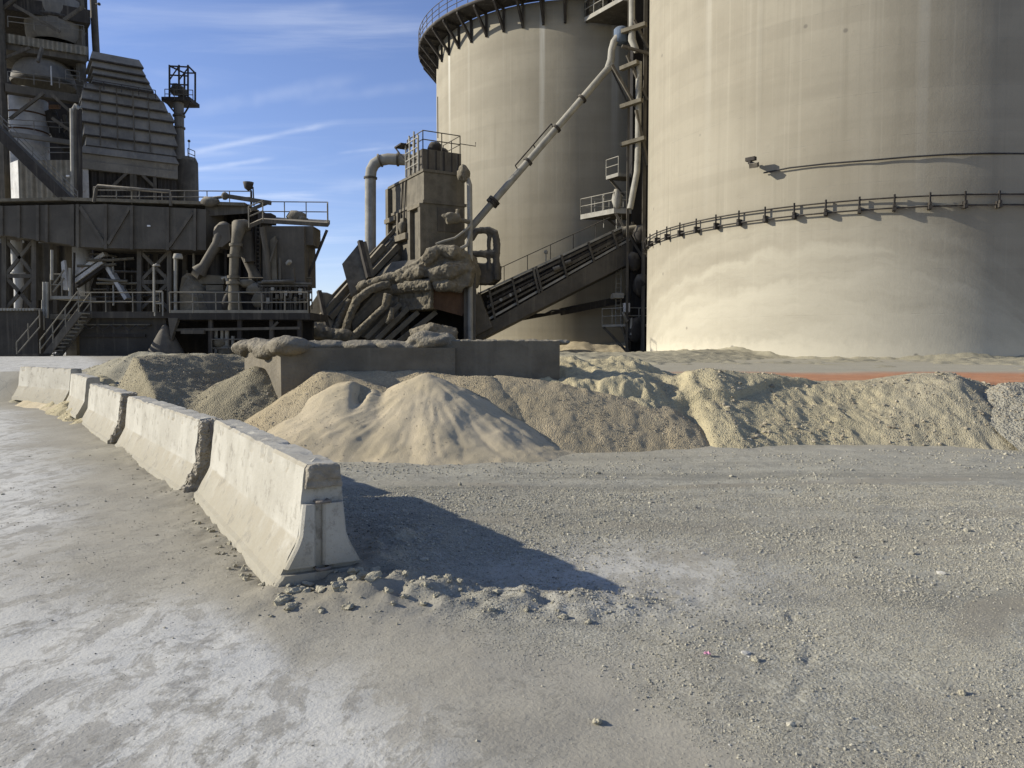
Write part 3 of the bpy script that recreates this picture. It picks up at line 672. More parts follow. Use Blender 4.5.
def broken(bt, x0, depth, z0, z1, amp, seed):
    rt, L, half, hgt = bt; mb = MB()
    for i in range(7):
        za, zc = z0+(z1-z0)*i/7, z0+(z1-z0)*(i+1)/7; w_ = width_at(half, (za+zc)/2)-.012
        j = .04*mnoise.noise(Vector((seed, i*1.7, 0)))
        mb.box((x0-depth+j, -w_, za), (x0+.05, w_, zc+.01))
    o = mb.build('broken_end', M['brokenconc'], rt); crusty(o, .011, amp, .09, False); t = o.modifiers[-1]
    return o
M['brokenconc'] = coated('broken dirty concrete', (.25, .22, .165), (.33, .29, .21), .6, scale=6, bump=.02)
broken(b2, -b2[1]/2, .09, .0, .83, .07, 1.3); broken(b3, -b3[1]/2, .07, .05, .83, .07, 4.1)
broken((rt1, L1, half1, h1), -L1/2, .0, .69, .838, .03, 7.7)
k = MB(); k.tube([(-b2[1]/2-.10, .02, .80), (-b2[1]/2-.13, .0, .55), (-b2[1]/2-.11, .01, .30)], .016, 8); k.build('steel_bar', M['loop'], b2[0])
# powder drifted against the foot of the last barriers
def foot(x, y):
    d, t = seg(x, y, [(-10.35, 17.55), (-12.75, 19.45)]); return .42-.5*np.maximum(t-2.3, 0)-.62*d+.05*fbm(x, y, 2, 3, 80)
heap('sand_drift', foot, -14.4, -9.4, 16, 20.2, .04, M['sand'], 'tan sand drifted against the foot of the farthest barrier', 'sand drift')

# broken stones by the barrier end and in the gap
def rock(loc, r, seed, label, group):
    mb = MB(); mb.blob((0, 0, 0), (r*1.25, r*.9, r*.62), .55, 1.3, seed, 2); mb.sm = [False]*len(mb.f)
    o = mb.build('broken_stone', M['stone']); o.location = loc; o.rotation_euler = (random.uniform(-.3, .3), random.uniform(-.3, .3), random.uniform(0, 6.3))
    return tag(o, label, 'stone', group)
for i in range(100):
    a = random.random()**1.3; x = -1.45+2.0*a+random.uniform(-.1, .1); y = 4.72+.10*math.sin(a*5)+random.gauss(0, .13)
    r = (.009+.026*random.random()**2)*(1.35 if a < .3 else .9)
    rock((x, y, float(ground_h(np.array(x), np.array(y)))+r*.22), r, i, 'grey broken stone in the rubble at the foot of the nearest barrier', 'broken stones by the nearest barrier')
for i in range(46):
    t = random.random()*1.5; x = -1.75-1.75*t+random.uniform(-.12, .08); y = 5.0+2.95*t+random.uniform(-.1, .1)
    r = (.008+.022*random.random()**2)
    rock((x, y, float(ground_h(np.array(x), np.array(y)))+r*.2), r, 40+i, 'small dirt crusted stone along the left foot of the barriers', 'stones along the barrier foot')
for i, (px, py, r) in enumerate(((597, 733, .022), (755, 668, .02), (962, 703, .018))):
    Y_ = CH*F/(py-345); p = at(px, py, Y_); rock((p.x, Y_, float(ground_h(np.array(p.x), np.array(Y_)))+.008), r, 70+i, ['dark stone lying alone on the hard crust near the bottom edge', 'stone beside the curved wheel rut in the gravel', 'dark stone alone on the gravel at the far right'][i], None)
p = at(707, 664, CH*F/(664-345)); sb = MB()
v = []
for j in range(5):
    for i in range(5): v.append((p.x+(i-2)*.0085, p.y+(j-2)*.006, float(ground_h(np.array(p.x), np.array(p.y)))+.016+.014*mnoise.noise(Vector((i*.9, j*.8, 3)))+.006*(i % 2)))
f = [(j*5+i, j*5+i+1, j*5+i+6, j*5+i+5) for j in range(4) for i in range(4)]
m_, T = newmat('faded pink plastic'); finish(T, T.mix(T.noise(pos(T), 60, 3), (.62, .25, .34), (.72, .38, .45)), .6, None); sb.add(v, f); o = sb.build('plastic_scrap', m_)
sm = o.modifiers.new('thick', 'SOLIDIFY'); sm.thickness = .003; tag(o, 'crumpled pink plastic scrap lying in the gravel', 'scrap')

# ------------------------------------------------------------------ low concrete walls behind the heaps
def walls():
    a = V(-4.02, 12.95, 0); b = V(-1.015, 13.28, 0); c = V(-1.75, 15.1, 0); d = V(-5.35, 14.9, 0)
    rt = root('concrete_wall', ((a+c)/2)[:], 'low concrete block wall capped with caked dust lumps, left of the plain wall', 'wall', 'low concrete walls behind the heaps')
    MB().prism([p+V(0, 0, -.2) for p in (a, b, c, d)], (0, 0, 1.80)).build('block', M['wall'], rt)
    mb = MB()
    random.seed(3)
    for t in np.linspace(0, 1, 12):
        p = a.lerp(b, t)+V(-.1, .42+random.uniform(-.05, .2), 1.60+random.uniform(-.02, .03))
        r = random.uniform(.16, .23); mb.blob(p, (r*1.8, r*1.4, r*.6), .18, 1.3, t*9)
    for t in np.linspace(0, 1, 7):
        p = d.lerp(a, t)+V(.12, .12, 1.58+.05*math.sin(t*8)); r = random.uniform(.20, .27); mb.blob(p, (r*1.5, r*1.4, r*.75), .18, 1.3, t*5+20)
    p = b+V(-.45, .3, 1.68); mb.blob(p, (.5, .3, .22), .25, 1.5, 33)
    mb.box((-4.6, 13.7, 1.4), (-1.5, 14.7, 1.64))
    crusty(mb.build('dust_cap', M['crust'], rt), .03, .035, .3)
    e = V(-1.10, 13.40, 0); f_ = V(.86, 13.42, 0); n_ = V(-.07, .4, 0)
    rt2 = root('concrete_wall', ((e+f_)/2)[:], 'plain low concrete wall below the conveyor, square cut at its right end', 'wall', 'low concrete walls behind the heaps')
    MB().prism([e+V(0, 0, .3), f_+V(0, 0, .3), f_+n_+V(0, 0, .3), e+n_+V(0, 0, .3)], (0, 0, 1.42)).build('slab', M['wall'], rt2)
    random.seed(5); mb = MB()
    for i in range(9):
        q = e.lerp(f_, i/8)+V(0, .2, 1.70); mb.blob(q, (.2, .17, .05), .4, 2, i)
    crusty(mb.build('dust_cap', M['crust'], rt2), .025, .03, .15)
walls()

# ------------------------------------------------------------------ silos
SR = 12.0
def silo(cx, cy, z0, H, mat, label, name='concrete_silo'):
    rt = root(name, (cx, cy, z0), label, 'silo', 'concrete silos')
    c = (cx, cy, z0)
    mb = MB(); mb.lathe([(SR, -1.5)]+[(SR, z) for z in np.linspace(0, H, 12)]+[(SR-.35, H+.02), (SR-.4, H)], c, 192); mb.build('shell', mat, rt)
    MB().lathe([(SR-.3, H-.1), (3, H+2.8), (.01, H+3.1)], c, 96).build('roof', M['wall'], rt)
    return rt, c
A = (19.8, 42.2, 1.1); Bc = (5.4, 66.9, 1.1)
ra, ca = silo(*A, 46, M['silo_a'], 'nearest big concrete silo, filling the right side, ringed by a thin pipe rail')
def on_silo(c, phi, z, dr=0):  # phi measured from the side facing the yard, negative to the left
    return V(c[0]+(SR+dr)*math.sin(phi), c[1]-(SR+dr)*math.cos(phi), z)
ring_z = 1.65+138/F*30.2
for dz in (0, .42):
    MB().tube([on_silo(A, R(a), ring_z+dz, .16) for a in np.arange(-140, 75, 2.5)], .035, 8).build('ring_pipe', M['dark'], ra)
phi = -136
while phi < 70:
    k = MB(); q = on_silo(A, R(phi), ring_z, .18)
    k.beam(q+V(0, 0, -.15), q+V(0, 0, .55), .06, .07); o_ = on_silo(A, R(phi), ring_z+.1, -.05)
    k.beam(o_, on_silo(A, R(phi), ring_z+.1, .3), .09, .12); k.beam(on_silo(A, R(phi), ring_z-.05, .0), on_silo(A, R(phi), ring_z-.05, .30), .13, .15)
    k.build('bracket', M['dark'], ra); phi += 6.1
def ray_silo(px, py, c):
    a = (px-512)/F; A2 = a*a+1; B2 = -2*(a*c[0]+c[1]); C2 = c[0]**2+c[1]**2-SR*SR
    t = (-B2-math.sqrt(B2*B2-4*A2*C2))/(2*A2); return at(px, py, t)
q = ray_silo(757, 165, A); phi0 = math.atan2(q.x-A[0], A[1]-q.y)
k = MB(); out = V(math.sin(phi0), -math.cos(phi0), 0); side = V(math.cos(phi0), math.sin(phi0), 0)
k.beam(q+out*.0, q+out*.7, .12); k.hexa([q+out*.5+side*a+V(0, 0, b)+out*c for c in (-.1, .1) for a, b in ((-.25, .1), (.2, .1), (.2, .26), (-.25, .26))])
k.build('lamp_bracket', M['dark'], ra)
k = MB(); k.beam(q+out*.45+side*.15+V(0, 0, -.08), q+out*.7+side*.2+V(0, 0, -.18), .36, .2); k.build('floodlight', M['steel'], ra)
cpts = []
for px, py in ((764, 173), (790, 168), (830, 163.5), (870, 160.5), (910, 157), (950, 154.5), (990, 153.5), (1030, 154), (1080, 157)):
    z_ = ray_silo(px, py, A); cpts.append(V(z_.x, z_.y, z_.z)+(V(z_.x-A[0], z_.y-A[1], 0).normalized()*.04))
MB().tube(cpts, .035, 6).build('cable', M['cable'], ra)
def driftA(x, y):
    r_ = np.hypot(x-A[0], y-A[1])-SR; ph = np.degrees(np.arctan2(x-A[0], A[1]-y))
    h = np.interp(ph, [-120, -95, -70, -52, -45, -38, -20, 0, 25], [1.05, 1.15, 1.42, 1.52, 1.36, 1.18, 1.14, 1.3, 1.15])
    return h-.5*np.clip(r_, -.1, .3)-.012*np.maximum(r_-.3, 0)+.16*fbm(x, y, .5, 5, 90)+.07*fbm(x, y, 3, 3, 91)-.3*np.maximum(r_-10.5, 0)
heap('dust_drift', driftA, -1, 36, 17, 46, .10, M['drift'], 'grey powder drift banked against the foot of the big silo', 'dust drift', 'powder drifts at the silo feet')

RIM = 26.8
rb, cb = silo(*Bc, RIM-1.1-.3, M['silo_b'], 'farther concrete silo behind the conveyor, crowned by a walkway with brackets')
MB().lathe([(SR+.01, RIM-.25), (SR+1.55, RIM-.1), (SR+1.55, RIM+.12), (SR-.5, RIM+.12)], (Bc[0], Bc[1], 0), 128).build('walkway_deck', M['dark'], rb)
for i in range(48):
    a = 2*math.pi*i/48; d = V(math.cos(a), math.sin(a), 0); c0 = V(Bc[0], Bc[1], 0)
    k = MB(); k.beam(c0+d*(SR-.02)+V(0, 0, RIM-1.9), c0+d*(SR+1.4)+V(0, 0, RIM-.25), .16, .22); k.beam(c0+d*(SR+.06)+V(0, 0, RIM-2.0), c0+d*(SR+.06)+V(0, 0, RIM-.3), .18, .16)
    k.beam(c0+d*(SR)+V(0, 0, RIM-.32), c0+d*(SR+1.5)+V(0, 0, RIM-.2), .14, .2); k.build('bracket', M['dark'], rb)
k = MB()
for i in range(72):
    a = 2*math.pi*i/72; p = V(Bc[0]+(SR+1.5)*math.cos(a), Bc[1]+(SR+1.5)*math.sin(a), RIM+.1); k.tube([p, p+V(0, 0, 1.2)], .03, 5)
for h in (.4, .8, 1.2): k.tube([V(Bc[0]+(SR+1.5)*math.cos(a), Bc[1]+(SR+1.5)*math.sin(a), RIM+.1+h) for a in np.linspace(0, 2*math.pi, 97)], .03, 5)
k.build('handrail', M['steel'], rb)
def driftB(x, y):
    r_ = np.hypot(x-Bc[0], y-Bc[1])-SR
    return 1.75-.45*np.maximum(r_, -.1)+.25*fbm(x, y, .5, 4, 92)+.08*fbm(x, y, 2, 3, 93)
heap('dust_drift', driftB, -8, 20, 50, 68, .15, M['sand'], 'tan sand drift along the foot of the farther silo', 'dust drift', 'powder drifts at the silo feet')

# ------------------------------------------------------------------ lift tower between the silos
def lift_tower():
    rt = root('elevator_tower', (8.8, 52, 1.1), 'dark steel lift tower with platforms squeezed between the two silos', 'tower')
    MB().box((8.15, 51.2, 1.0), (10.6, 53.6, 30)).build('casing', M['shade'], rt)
    for px, Y_, w_ in ((627, 50.4, .16), (643, 50.2, .22), (632, 53.5, .16)):
        k = MB(); p = at(px, 300, Y_); k.beam((p.x, Y_, 1.0), (p.x, Y_, 30), w_); k.build('column', M['steel'], rt)
    for (xa, ya, xb, yb) in ((621, 69, 638, 62), (621, 107, 642, 100), (621, 145, 645, 138), (622, 32, 646, 24)):
        k = MB(); k.beam(at(xa, ya, 50.2), at(xb, yb, 49.2), .35, .24); k.build('crossbeam', M['hopper'], rt)
    k = MB(); k.tube([at(639, 62, 49.8), at(638, 150, 49.8), at(637, 172, 49.8), at(630, 209, 49.6)], .20, 10); k.build('downpipe', M['palegrey'], rt)
    k = MB(); k.tube([at(632, -40, 50), at(632, 22, 50), at(632, 40, 50), at(637, 52, 50)], [.2, .2, .26, .2], 10); k.build('feed_bottle', M['palegrey'], rt)
    for a, b in (((627, 55), (647, 100)), ((612, 65), (637, 108)), ((622, 46), (650, 54)), ((636, 110), (648, 165)), ((634, 20), (648, 48))):
        k = MB(); k.beam(at(*a, 49.6), at(*b, 49.9), .16); k.build('brace', M['steel'], rt)
    def platform(pts, th, rails, legs=(), lit='palegrey'):
        k = MB(); n = len(pts); k.prism(pts, (0, 0, th)); d = k.build('platform', M['steel'], rt)
        r_ = MB()
        for rr in rails: r_.rail([p+V(0, 0, th) for p in rr], 1.1, 1.0, .03)
        r_.build('handrail', M['palegrey'], d)
        e = MB()
        for a, b in zip(pts, pts[1:]): e.beam(a+V(0, -.03, th*.5), b+V(0, -.03, th*.5), .06, th*.95)
        e.build('lit_edge', M[lit], d)  # pale strip puts the sunlit slab edge into the colour
        if legs:
            l_ = MB()
            for a, b in legs: l_.beam(a, b, .16)
            l_.build('strut', M['steel'], d)
    def lev(h, pts): return [V((px-512)/F*Y_, Y_, h) for px, Y_ in pts]
    a = lev(24.6, [(583, 54.3), (620, 51), (660, 52), (652, 55.5)]); platform(a, .3, [[a[0], a[1]], [a[3], a[0]]], [(a[1]+V(.6, .4, 0), at(645, 75, 52))])
    a = lev(13.1, [(605, 52.4), (617, 51.3), (640, 52.0), (640, 53.2)]); platform(a, .25, [[a[0], a[1]]], [(a[0]+V(.3, 0, 0), at(624, 196, 52.6))])
    a = lev(10.6, [(580, 53.8), (613, 51.3), (655, 51.6), (650, 54.2)]); platform(a, .35, [[a[0], a[1], a[2]], [a[3], a[0]]], [(a[1]+V(.1, 0, 0), at(643, 258, 51)), (a[0]+V(2.0, 0, 0), at(640, 245, 53))])
    a = lev(2.9, [(602, 52), (622, 50.5), (655, 50.8), (655, 53)]); platform(a, .16, [[a[0], a[1], a[2]]], [(a[0]+V(.1, .1, 0), at(632, 357, 51.5)), (a[1], at(630, 352, 51))])
    k = MB()
    for px in (616, 621): p = at(px, 300, 51.8); k.tube([(p.x, 51.8, 3.0), (p.x, 51.8, 10.6)], .035, 6)
    for z in np.arange(3.2, 10.5, .3): k.tube([(at(616, 300, 51.8).x, 51.8, z), (at(621, 300, 51.8).x, 51.8, z)], .025, 5)
    k.build('ladder', M['palegrey'], rt)
    MB().pbox(624, 303, 630, 312, 50.4, .4).build('switch_box', M['white'], rt)
    MB().pbox(613, 293, 624, 298, 50.6, 1.2).build('landing', M['palegrey'], rt)
    for i, (x, y, r_) in enumerate(((634, 262, .5), (641, 285, .6), (636, 330, .7), (640, 235, .5))): k = MB(); k.blob(at(x, y, 50.6), (r_, .5, r_*1.3), .3, 1.3, i, 2); k.build('machinery', M['dark'], rt)
    k = MB(); k.tube([at(623, 312, 50.3), at(627, 322, 50.3), at(631, 318, 50.3), at(631, 335, 50.3)], .1, 8); k.build('bent_pipe', M['palegrey'], rt)
    k = MB(); p = at(604, 196, 53); k.tube([p, p-V(0, 0, 2.2)], .035, 6); k.blob(p, .14, .1, 1, 2, 1); k.build('light_mast', M['palegrey'], rt)
    k = MB(); k.blob(at(617, 200, 51.4), (.35, .3, .75), .3, 1.5, 3, 2); k.build('valve', M['palegrey'], rt)
lift_tower()

# long slanting tube from the hopper up to the tower head
def slant_tube():
    a = at(462, 238, 50.0); b = at(612, 64, 50.6); rt = root('slanting_tube', a[:], 'long slanting grey tube rising from the dust caked hopper to the tower', 'pipe')
    MB().tube([a, a.lerp(b, .5), b], .23, 16).build('tube', M['palegrey'], rt)
    d = (b-a).normalized()
    for t, r_ in ((.20, .42), (.215, .42), (.44, .33), (.63, .33), (.80, .33)):
        k = MB(); p = a.lerp(b, t); k.tube([p-d*.09, p+d*.09], r_, 16); k.build('flange', M['dark'], rt)
    k = MB(); o1 = V(-.25, 0, .42); k.tube([a.lerp(b, .38)+o1, a.lerp(b, .62)+o1], .05, 6)
    for t in (.38, .5, .62): k.beam(a.lerp(b, t), a.lerp(b, t)+o1, .07)
    k.build('cable_conduit', M['dark'], rt)
    k = MB(); pts = [b-d*.2, b+d*.4, at(610, 50, 50.6), at(612, 44, 50.6), at(617, 37, 50.6)]
    k.tube([at(608, 68, 50.6), at(611, 60, 50.6), at(611.5, 50, 50.6), at(614, 42, 50.6), at(619, 36, 50.6)], [.23, .25, .22, .24, .28], 14); k.build('elbow', M['palegrey'], rt)
    k = MB(); c = at(621, 36, 50.7); k.lathe([(.01, -.5), (.46, -.48), (.48, 0), (.48, .4), (.36, .52), (.01, .55)], c, 20)
    k.build('head_drum', coated('blue grey drum', (.10, .13, .17), DUST, .2), rt)
    k = MB(); k.tube([at(612, 70, 50.6), at(629, 106, 50.4)], .06, 6); k.build('stay', M['dark'], rt)
slant_tube()

# ------------------------------------------------------------------ open inclined conveyor in front of the farther silo
def conveyor():
    def top(px, Y_): return at(px, 283-(px-497)*56/121, Y_)
    def low(px, Y_): return at(px, 321-(px-491)*77/134, Y_)
    def belly(px, Y_): return at(px, 341-(px-477)*82/161, Y_)
    X0, X1 = 470, 652; Ya, Yb = 49.0, 51.5
    Yf = lambda px: Ya+(Yb-Ya)*(px-X0)/(X1-X0)
    rt = root('belt_conveyor', at(480, 340, 49)[:], 'inclined open belt conveyor climbing from the hopper past the farther silo', 'conveyor')
    D = V(.25, 1.9, 0)
    k = MB(); k.prism([low(X0, Ya)+V(0, -.05, -.02), low(X1, Yb)+V(0, -.05, -.02), belly(X1, Yb), belly(X0, Ya)], D+V(0, .05, 0)); k.build('belly_box', M['panel'], rt)
    k = MB(); a, b = top(480, Yf(480)), top(620, Yf(620)); k.beam(a+V(0, .5, -.1), b+V(0, .5, -.1), 1.1, .13); k.build('walkway', M['palegrey'], rt)
    k = MB(); k.rail([a+V(0, .95, 0), b+V(0, .95, 0)], 1.0, 1.8, .025, False); k.build('handrail', M['dark'], rt)
    k = MB(); a, b = top(475, Yf(475)), top(640, Yf(640)); k.prism([a+V(0, 1.6, -.1), b+V(0, 1.6, -.1), low(640, Yb)+V(0, 1.6, 0), low(475, Ya)+V(0, 1.6, 0)], (0, .1, 0)); k.build('back_panel', M['dark'], rt)
    for px in (489, 512, 533, 536, 561, 588, 612, 632):
        k = MB(); k.beam(top(px, Yf(px))+V(0, -.06, -.1), low(px+6, Yf(px+6))+V(0, -.06, 0), .14, .14); k.build('post', M['steel'], rt)
    for fz, w_, m in ((.25, .16, 'steel'), (.42, .12, 'dark'), (.55, .2, 'steel'), (.72, .13, 'steel'), (.9, .14, 'palegrey')):
        k = MB(); p0 = top(487, Yf(487)).lerp(low(487, Yf(487)), fz); p1 = top(636, Yf(636)).lerp(low(636, Yf(636)), fz)
        k.beam(p0+V(0, .12, 0), p1+V(0, .12, 0), .12, w_); k.build('stringer', M[m], rt)
    k = MB(); p0 = top(487, 49).lerp(low(487, 49), .5); p1 = top(632, 51.2).lerp(low(632, 51.2), .5); k.beam(p0+V(0, .85, 0), p1+V(0, .85, 0), 1.0, .1); k.build('belt', M['cable'], rt)
    for t in np.linspace(.03, .97, 16):
        k = MB(); p = p0.lerp(p1, t); k.tube([p+V(0, .25, -.08), p+V(0, 1.45, -.08)], .11, 8); k.build('roller', M['palegrey'], rt)
    for t, r_ in ((.47, .22), (.55, .2), (.98, .5)): k = MB(); k.tube([p0.lerp(p1, t)+V(-r_, .1, .0), p0.lerp(p1, t)+V(r_, .1, .15)], r_*.7, 12); k.build('drive_unit', M['steel'], rt)
    MB().prism([top(478, 48.8)+V(0, -.1, 0), low(490, 49)+V(0, -.1, 0), belly(492, 49)+V(0, -.1, .4), belly(474, 48.7)+V(0, -.1, .4), top(474, 48.7)+V(0, -.1, -.5)], (.1, 1.7, 0)).build('tail_box', M['steel'], rt)
    k = MB(); p = at(546, 252, 51); k.tube([p-V(0, 0, 0.9), p], .04, 6); k.blob(p, .17, .2, 1, 1, 1); k.build('work_lamp', M['palegrey'], rt)
    rt = root('cable_tray', at(525, 318, 53.4)[:], 'thin dark cable tray running under the conveyor to the lift tower', 'cable tray')
    k = MB(); k.beam(at(505, 322, 53.2), at(560, 312, 53.4), .5, .22); k.beam(at(560, 312, 53.4), at(640, 296, 53), .5, .5)
    k.build('tray', M['dark'], rt)
    k = MB()
    for i in range(5):
        k.tube([at(525+i*20, 318-i*4, 53.1), at(532+i*20, 314.5-i*4, 53.05), at(545+i*20, 314-i*4, 53.1)], .06, 6)
    k.build('cable_bundle', M['cable'], rt)
conveyor()

# ------------------------------------------------------------------ dust caked hopper and its apron conveyor
def hopper():
    c0 = V(-5.55, 47.5, 0); ex = V(2.47, 1.4, 0).normalized(); ey = V(-ex.y, ex.x, 0)     # ex along the shaded front, ey along the lit side
    rt = root('feed_hopper', (c0+V(0, 0, 1.2))[:], 'tall dust caked feed hopper with railed top in front of the farther silo', 'hopper')
    def L(x, y, z): return c0+ex*x+ey*y+V(0, 0, z)
    def bx(k, x0, x1, y0, y1, z0, z1): return k.hexa([L(x0, y0, z0), L(x1, y0, z0), L(x1, y1, z0), L(x0, y1, z0), L(x0, y0, z1), L(x1, y0, z1), L(x1, y1, z1), L(x0, y1, z1)])
    Wd, Dp = 2.85, 6.2
    bx(MB(), 0, Wd, 0, Dp, 4.8, 12.6).build('body', M['hopper'], rt)
    k = MB()
    bx(k, -.08, Wd+.08, -.08, Dp+.1, 12.55, 12.72); bx(k, -.1, Wd+.1, -.1, Dp+.1, 10.6, 10.78); k.build('rim_band', M['hopper'], rt)
    for y0, y1, z0, z1 in ((-.02, .35, 5.2, 10.55), (1.7, 2.1, 5.2, 10.55), (3.9, 4.2, 5.2, 10.55), (5.75, 6.25, 4.8, 12.5)):
        k = MB(); bx(k, -.28, 0, y0, y1, z0, z1); k.build('stiffener', M['hopper'], rt)
    k = MB(); bx(k, -.32, 0, 0, 2.1, 10.35, 10.58); bx(k, -.45, 0, 2.1, Dp, 8.6, 9.0); bx(k, -.4, 0, 4.2, Dp, 10.1, 10.4); k.build('ledge', M['crust'], rt)
    k = MB(); bx(k, -.22, 0, 3.0, 3.6, 9.4, 10.1); k.blob(L(-.2, 3.2, 9.5), (.3, .3, .45), .3, 1.4, 4, 2); k.build('inspection_box', M['hopper'], rt)
    for y in (2.9, 3.5):
        k = MB(); k.tube([L(-.06, y, 12.55), L(-.12, y+.2, 9.9)], .05, 6); k.build('conduit', M['dark'], rt)
    k = MB(); bx(k, .9, Wd-.15, -.05, 0, 8.9, 10.4); k.build('access_panel', M['steel'], rt)
    # upper collar with rails
    k = MB(); bx(k, .05, Wd-.1, .3, 3.0, 12.7, 14.05); k.build('collar', M['steel'], rt)
    for x in (.4, .95, 1.5, 2.05, 2.5):
        k = MB(); bx(k, x, x+.07, .25, .3, 12.7, 14.0); k.build('collar_rib', M['dark'], rt)
    k = MB(); k.rail([L(.1, 3.0, 14.05), L(.1, .35, 14.05), L(Wd-.15, .35, 14.05), L(Wd-.15, 3.0, 14.05)], 1.15, 1.3, .035); k.tube([L(Wd-.15, .35, 14.7), L(Wd+.9, .2, 14.65), L(Wd+.9, .2, 14.9)], .03, 5); k.build('handrail', M['steel'], rt)
    # pipes and ladder at the left of the collar
    k = MB()
    for i in range(7): k.tube([L(-.15+.1*(i % 2), .5+i*.36, 12.7), L(-.15+.1*(i % 2), .5+i*.36, 14.9+.2*((i*7) % 3))], .055, 6)
    for z in (13.2, 13.7, 14.2, 14.8): k.tube([L(-.15, .5, z), L(-.15, 2.7, z)], .045, 6)
    k.build('pipe_rack', M['palegrey'], rt)
    k = MB(); bx(k, -.55, .3, 2.5, 3.7, 14.75, 14.85); k.beam(L(-.5, 3.6, 14.75), L(-.1, 2.9, 13.8), .08); k.build('canopy', M['dark'], rt)
    k = MB(); k.blob(L(1.2, 1.0, 14.4), (.5, .4, .4), .2, 1.5, 1, 2); k.blob(L(2.0, 1.6, 14.3), (.4, .4, .35), .2, 1.5, 2, 2); k.build('motor', M['dark'], rt)
    k = MB(); p = L(1.2, .5, 14.9); k.tube([p, p+V(0, 0, 2.6)], .03, 5); k.build('lightning_rod', M['dark'], rt)
    # big dust duct
    Yd = 51.5; k = MB()
    arc = [at(370.5, 262, Yd), at(370.5, 200, Yd), at(370.5, 178, Yd), at(371.3, 170, Yd), at(374.5, 164, Yd), at(380, 160.5, Yd), at(388, 159, Yd), at(398, 159.5, Yd), at(412, 160, Yd)]
    k.tube(arc, .38, 18); dd = k.build('dust_duct', M['palegrey'], rt)
    for i in (2, 5, 7):
        d = (arc[i+1]-arc[i-1]).normalized(); k = MB(); k.tube([arc[i]-d*.06, arc[i]+d*.06], .46, 18); k.build('flange', M['steel'], dd)
    # standpipe at the right with crusted head
    k = MB(); Yp = 47.6; k.tube([at(463, 180, Yp), at(467, 176, Yp), at(469.5, 185, Yp), at(470, 230, Yp), at(470.5, 345, Yp)], .17, 10); k.build('standpipe', M['palegrey'], rt)
    k = MB(); k.blob(at(463.5, 173.5, Yp), (.42, .4, .52), .35, 1.6, 5); k.build('crusted_head', M['crust'], rt)
    k = MB(); k.tube([at(446, 220, 47.0), at(453, 218.5, 47.1), at(460, 219, 47.2)], [.30, .36, .28], 12); k.tube([at(459, 220, 47.3), at(470, 222, 47.5)], .15, 8); k.tube([at(457, 217, 47.2), at(458, 209, 47.2)], .13, 8)
    k.blob(at(450, 216, 47.0), (.5, .3, .22), .3, 1.5, 7); crusty(k.build('crusted_motor', M['crust'], rt), .06, .10, .3)
    k = MB(); k.tube([at(470, 226, 47.4), at(463, 232, 47.1), at(455, 238, 47), at(444, 241, 47), at(436, 244, 46.9)], .075, 8); k.tube([at(470.5, 232, 47.4), at(467, 245, 47.2), at(460, 249, 47.1), at(456, 249, 47)], .12, 8); k.build('hose', M['palegrey'], rt)
    k = MB(); k.beam(at(470, 270, 47.9), at(470, 348, 47.9), .75, .6); k.build('support_leg', M['steel'], rt); k = MB(); k.beam(at(405, 300, 50), at(405, 348, 50), .5); k.build('support_leg', M['steel'], rt)
    # tubular crash frame at the right
    k = MB(); Yr = 49.2
    loop = [at(471, 240, Yr), at(476, 231, Yr), at(488, 230, Yr), at(495, 233, Yr), at(496.5, 240, Yr), at(496.5, 280, Yr)]
    k.tube(loop, .24, 10); k.tube([at(471, 254, Yr), at(496, 254, Yr)], .24, 10); k.tube([at(489, 230, Yr), at(489, 270, Yr)], .14, 8)
    k.prism([at(470, 262, Yr), at(497, 264, Yr), at(497, 278, Yr), at(490, 284, Yr), at(470, 284, Yr)], (.3, 1.2, 0))
    crusty(k.build('tube_frame', M['steel'], rt), .08, .14, .4)
    # caked material hanging round the mouth
    k = MB()
    k.prism([at(*p, 46.9) for p in ((423, 266), (430, 254), (440, 249), (455, 250), (468, 254), (472, 270), (469, 286), (450, 291), (432, 285))], (.5, 1.7, 0))
    for (a, b, r_) in (((424, 262), (440, 249), .42), ((440, 250), (466, 256), .40), ((430, 276), (466, 268), .50), ((434, 286), (462, 288), .36)): k.tube([at(*a, 46.9), at((a[0]+b[0])/2, (a[1]+b[1])/2-1, 46.7), at(*b, 47.2)], [r_*.8, r_*1.1, r_*.8], 10)
    for (pts, r_) in ((((346, 308), (352, 296), (362, 288), (378, 281), (400, 274), (418, 266), (430, 256), (442, 250)), .34), (((380, 282), (400, 279), (424, 270)), .42)):
        n_ = len(pts); k.tube([at(*p, 48.9-2.0*i/(n_-1)) for i, p in enumerate(pts)], [r_*(.8+.35*((i*7) % 3)/2) for i in range(n_)], 10)
    crusty(k.build('dust_crust', M['crust'], rt), .06, .26, .55)
    k = MB(); k.prism([at(387, 290, 48.5), at(431, 284, 46.9), at(431, 309, 46.9), at(389, 311, 48.5)], (.5, 1.8, 0))
    k.tube([at(386, 291, 48.5), at(408, 286, 47.6), at(432, 285, 46.9)], [.34, .42, .38], 10)
    crusty(k.build('dust_apron', M['crust'], rt), .055, .20, .3)
    k = MB(); k.prism([at(431, 288, 47.3), at(470, 284, 47.9), at(472, 304, 47.9), at(462, 316, 47.8), at(432, 308, 47.3)], (.3, 1.6, 0)); k.build('rusty_mouth', M['rust'], rt)
    k = MB(); k.prism([at(352, 318, 50.6), at(395, 300, 50.6), at(470, 304, 50.6), at(474, 360, 50.6), at(345, 360, 50.6)], (.2, .5, 0)); k.build('shade_sheet', M['shade'], rt)  # added dark sheet closing the gap under the hopper, shade in its colour
    k = MB(); k.tube([at(412, 339, 46.5), at(430, 336, 46.3), at(456, 338, 46.6)], [.6, .85, .6], 12); crusty(k.build('dust_mound', M['crust'], rt), .07, .3, .5)
    return rt
hopper()
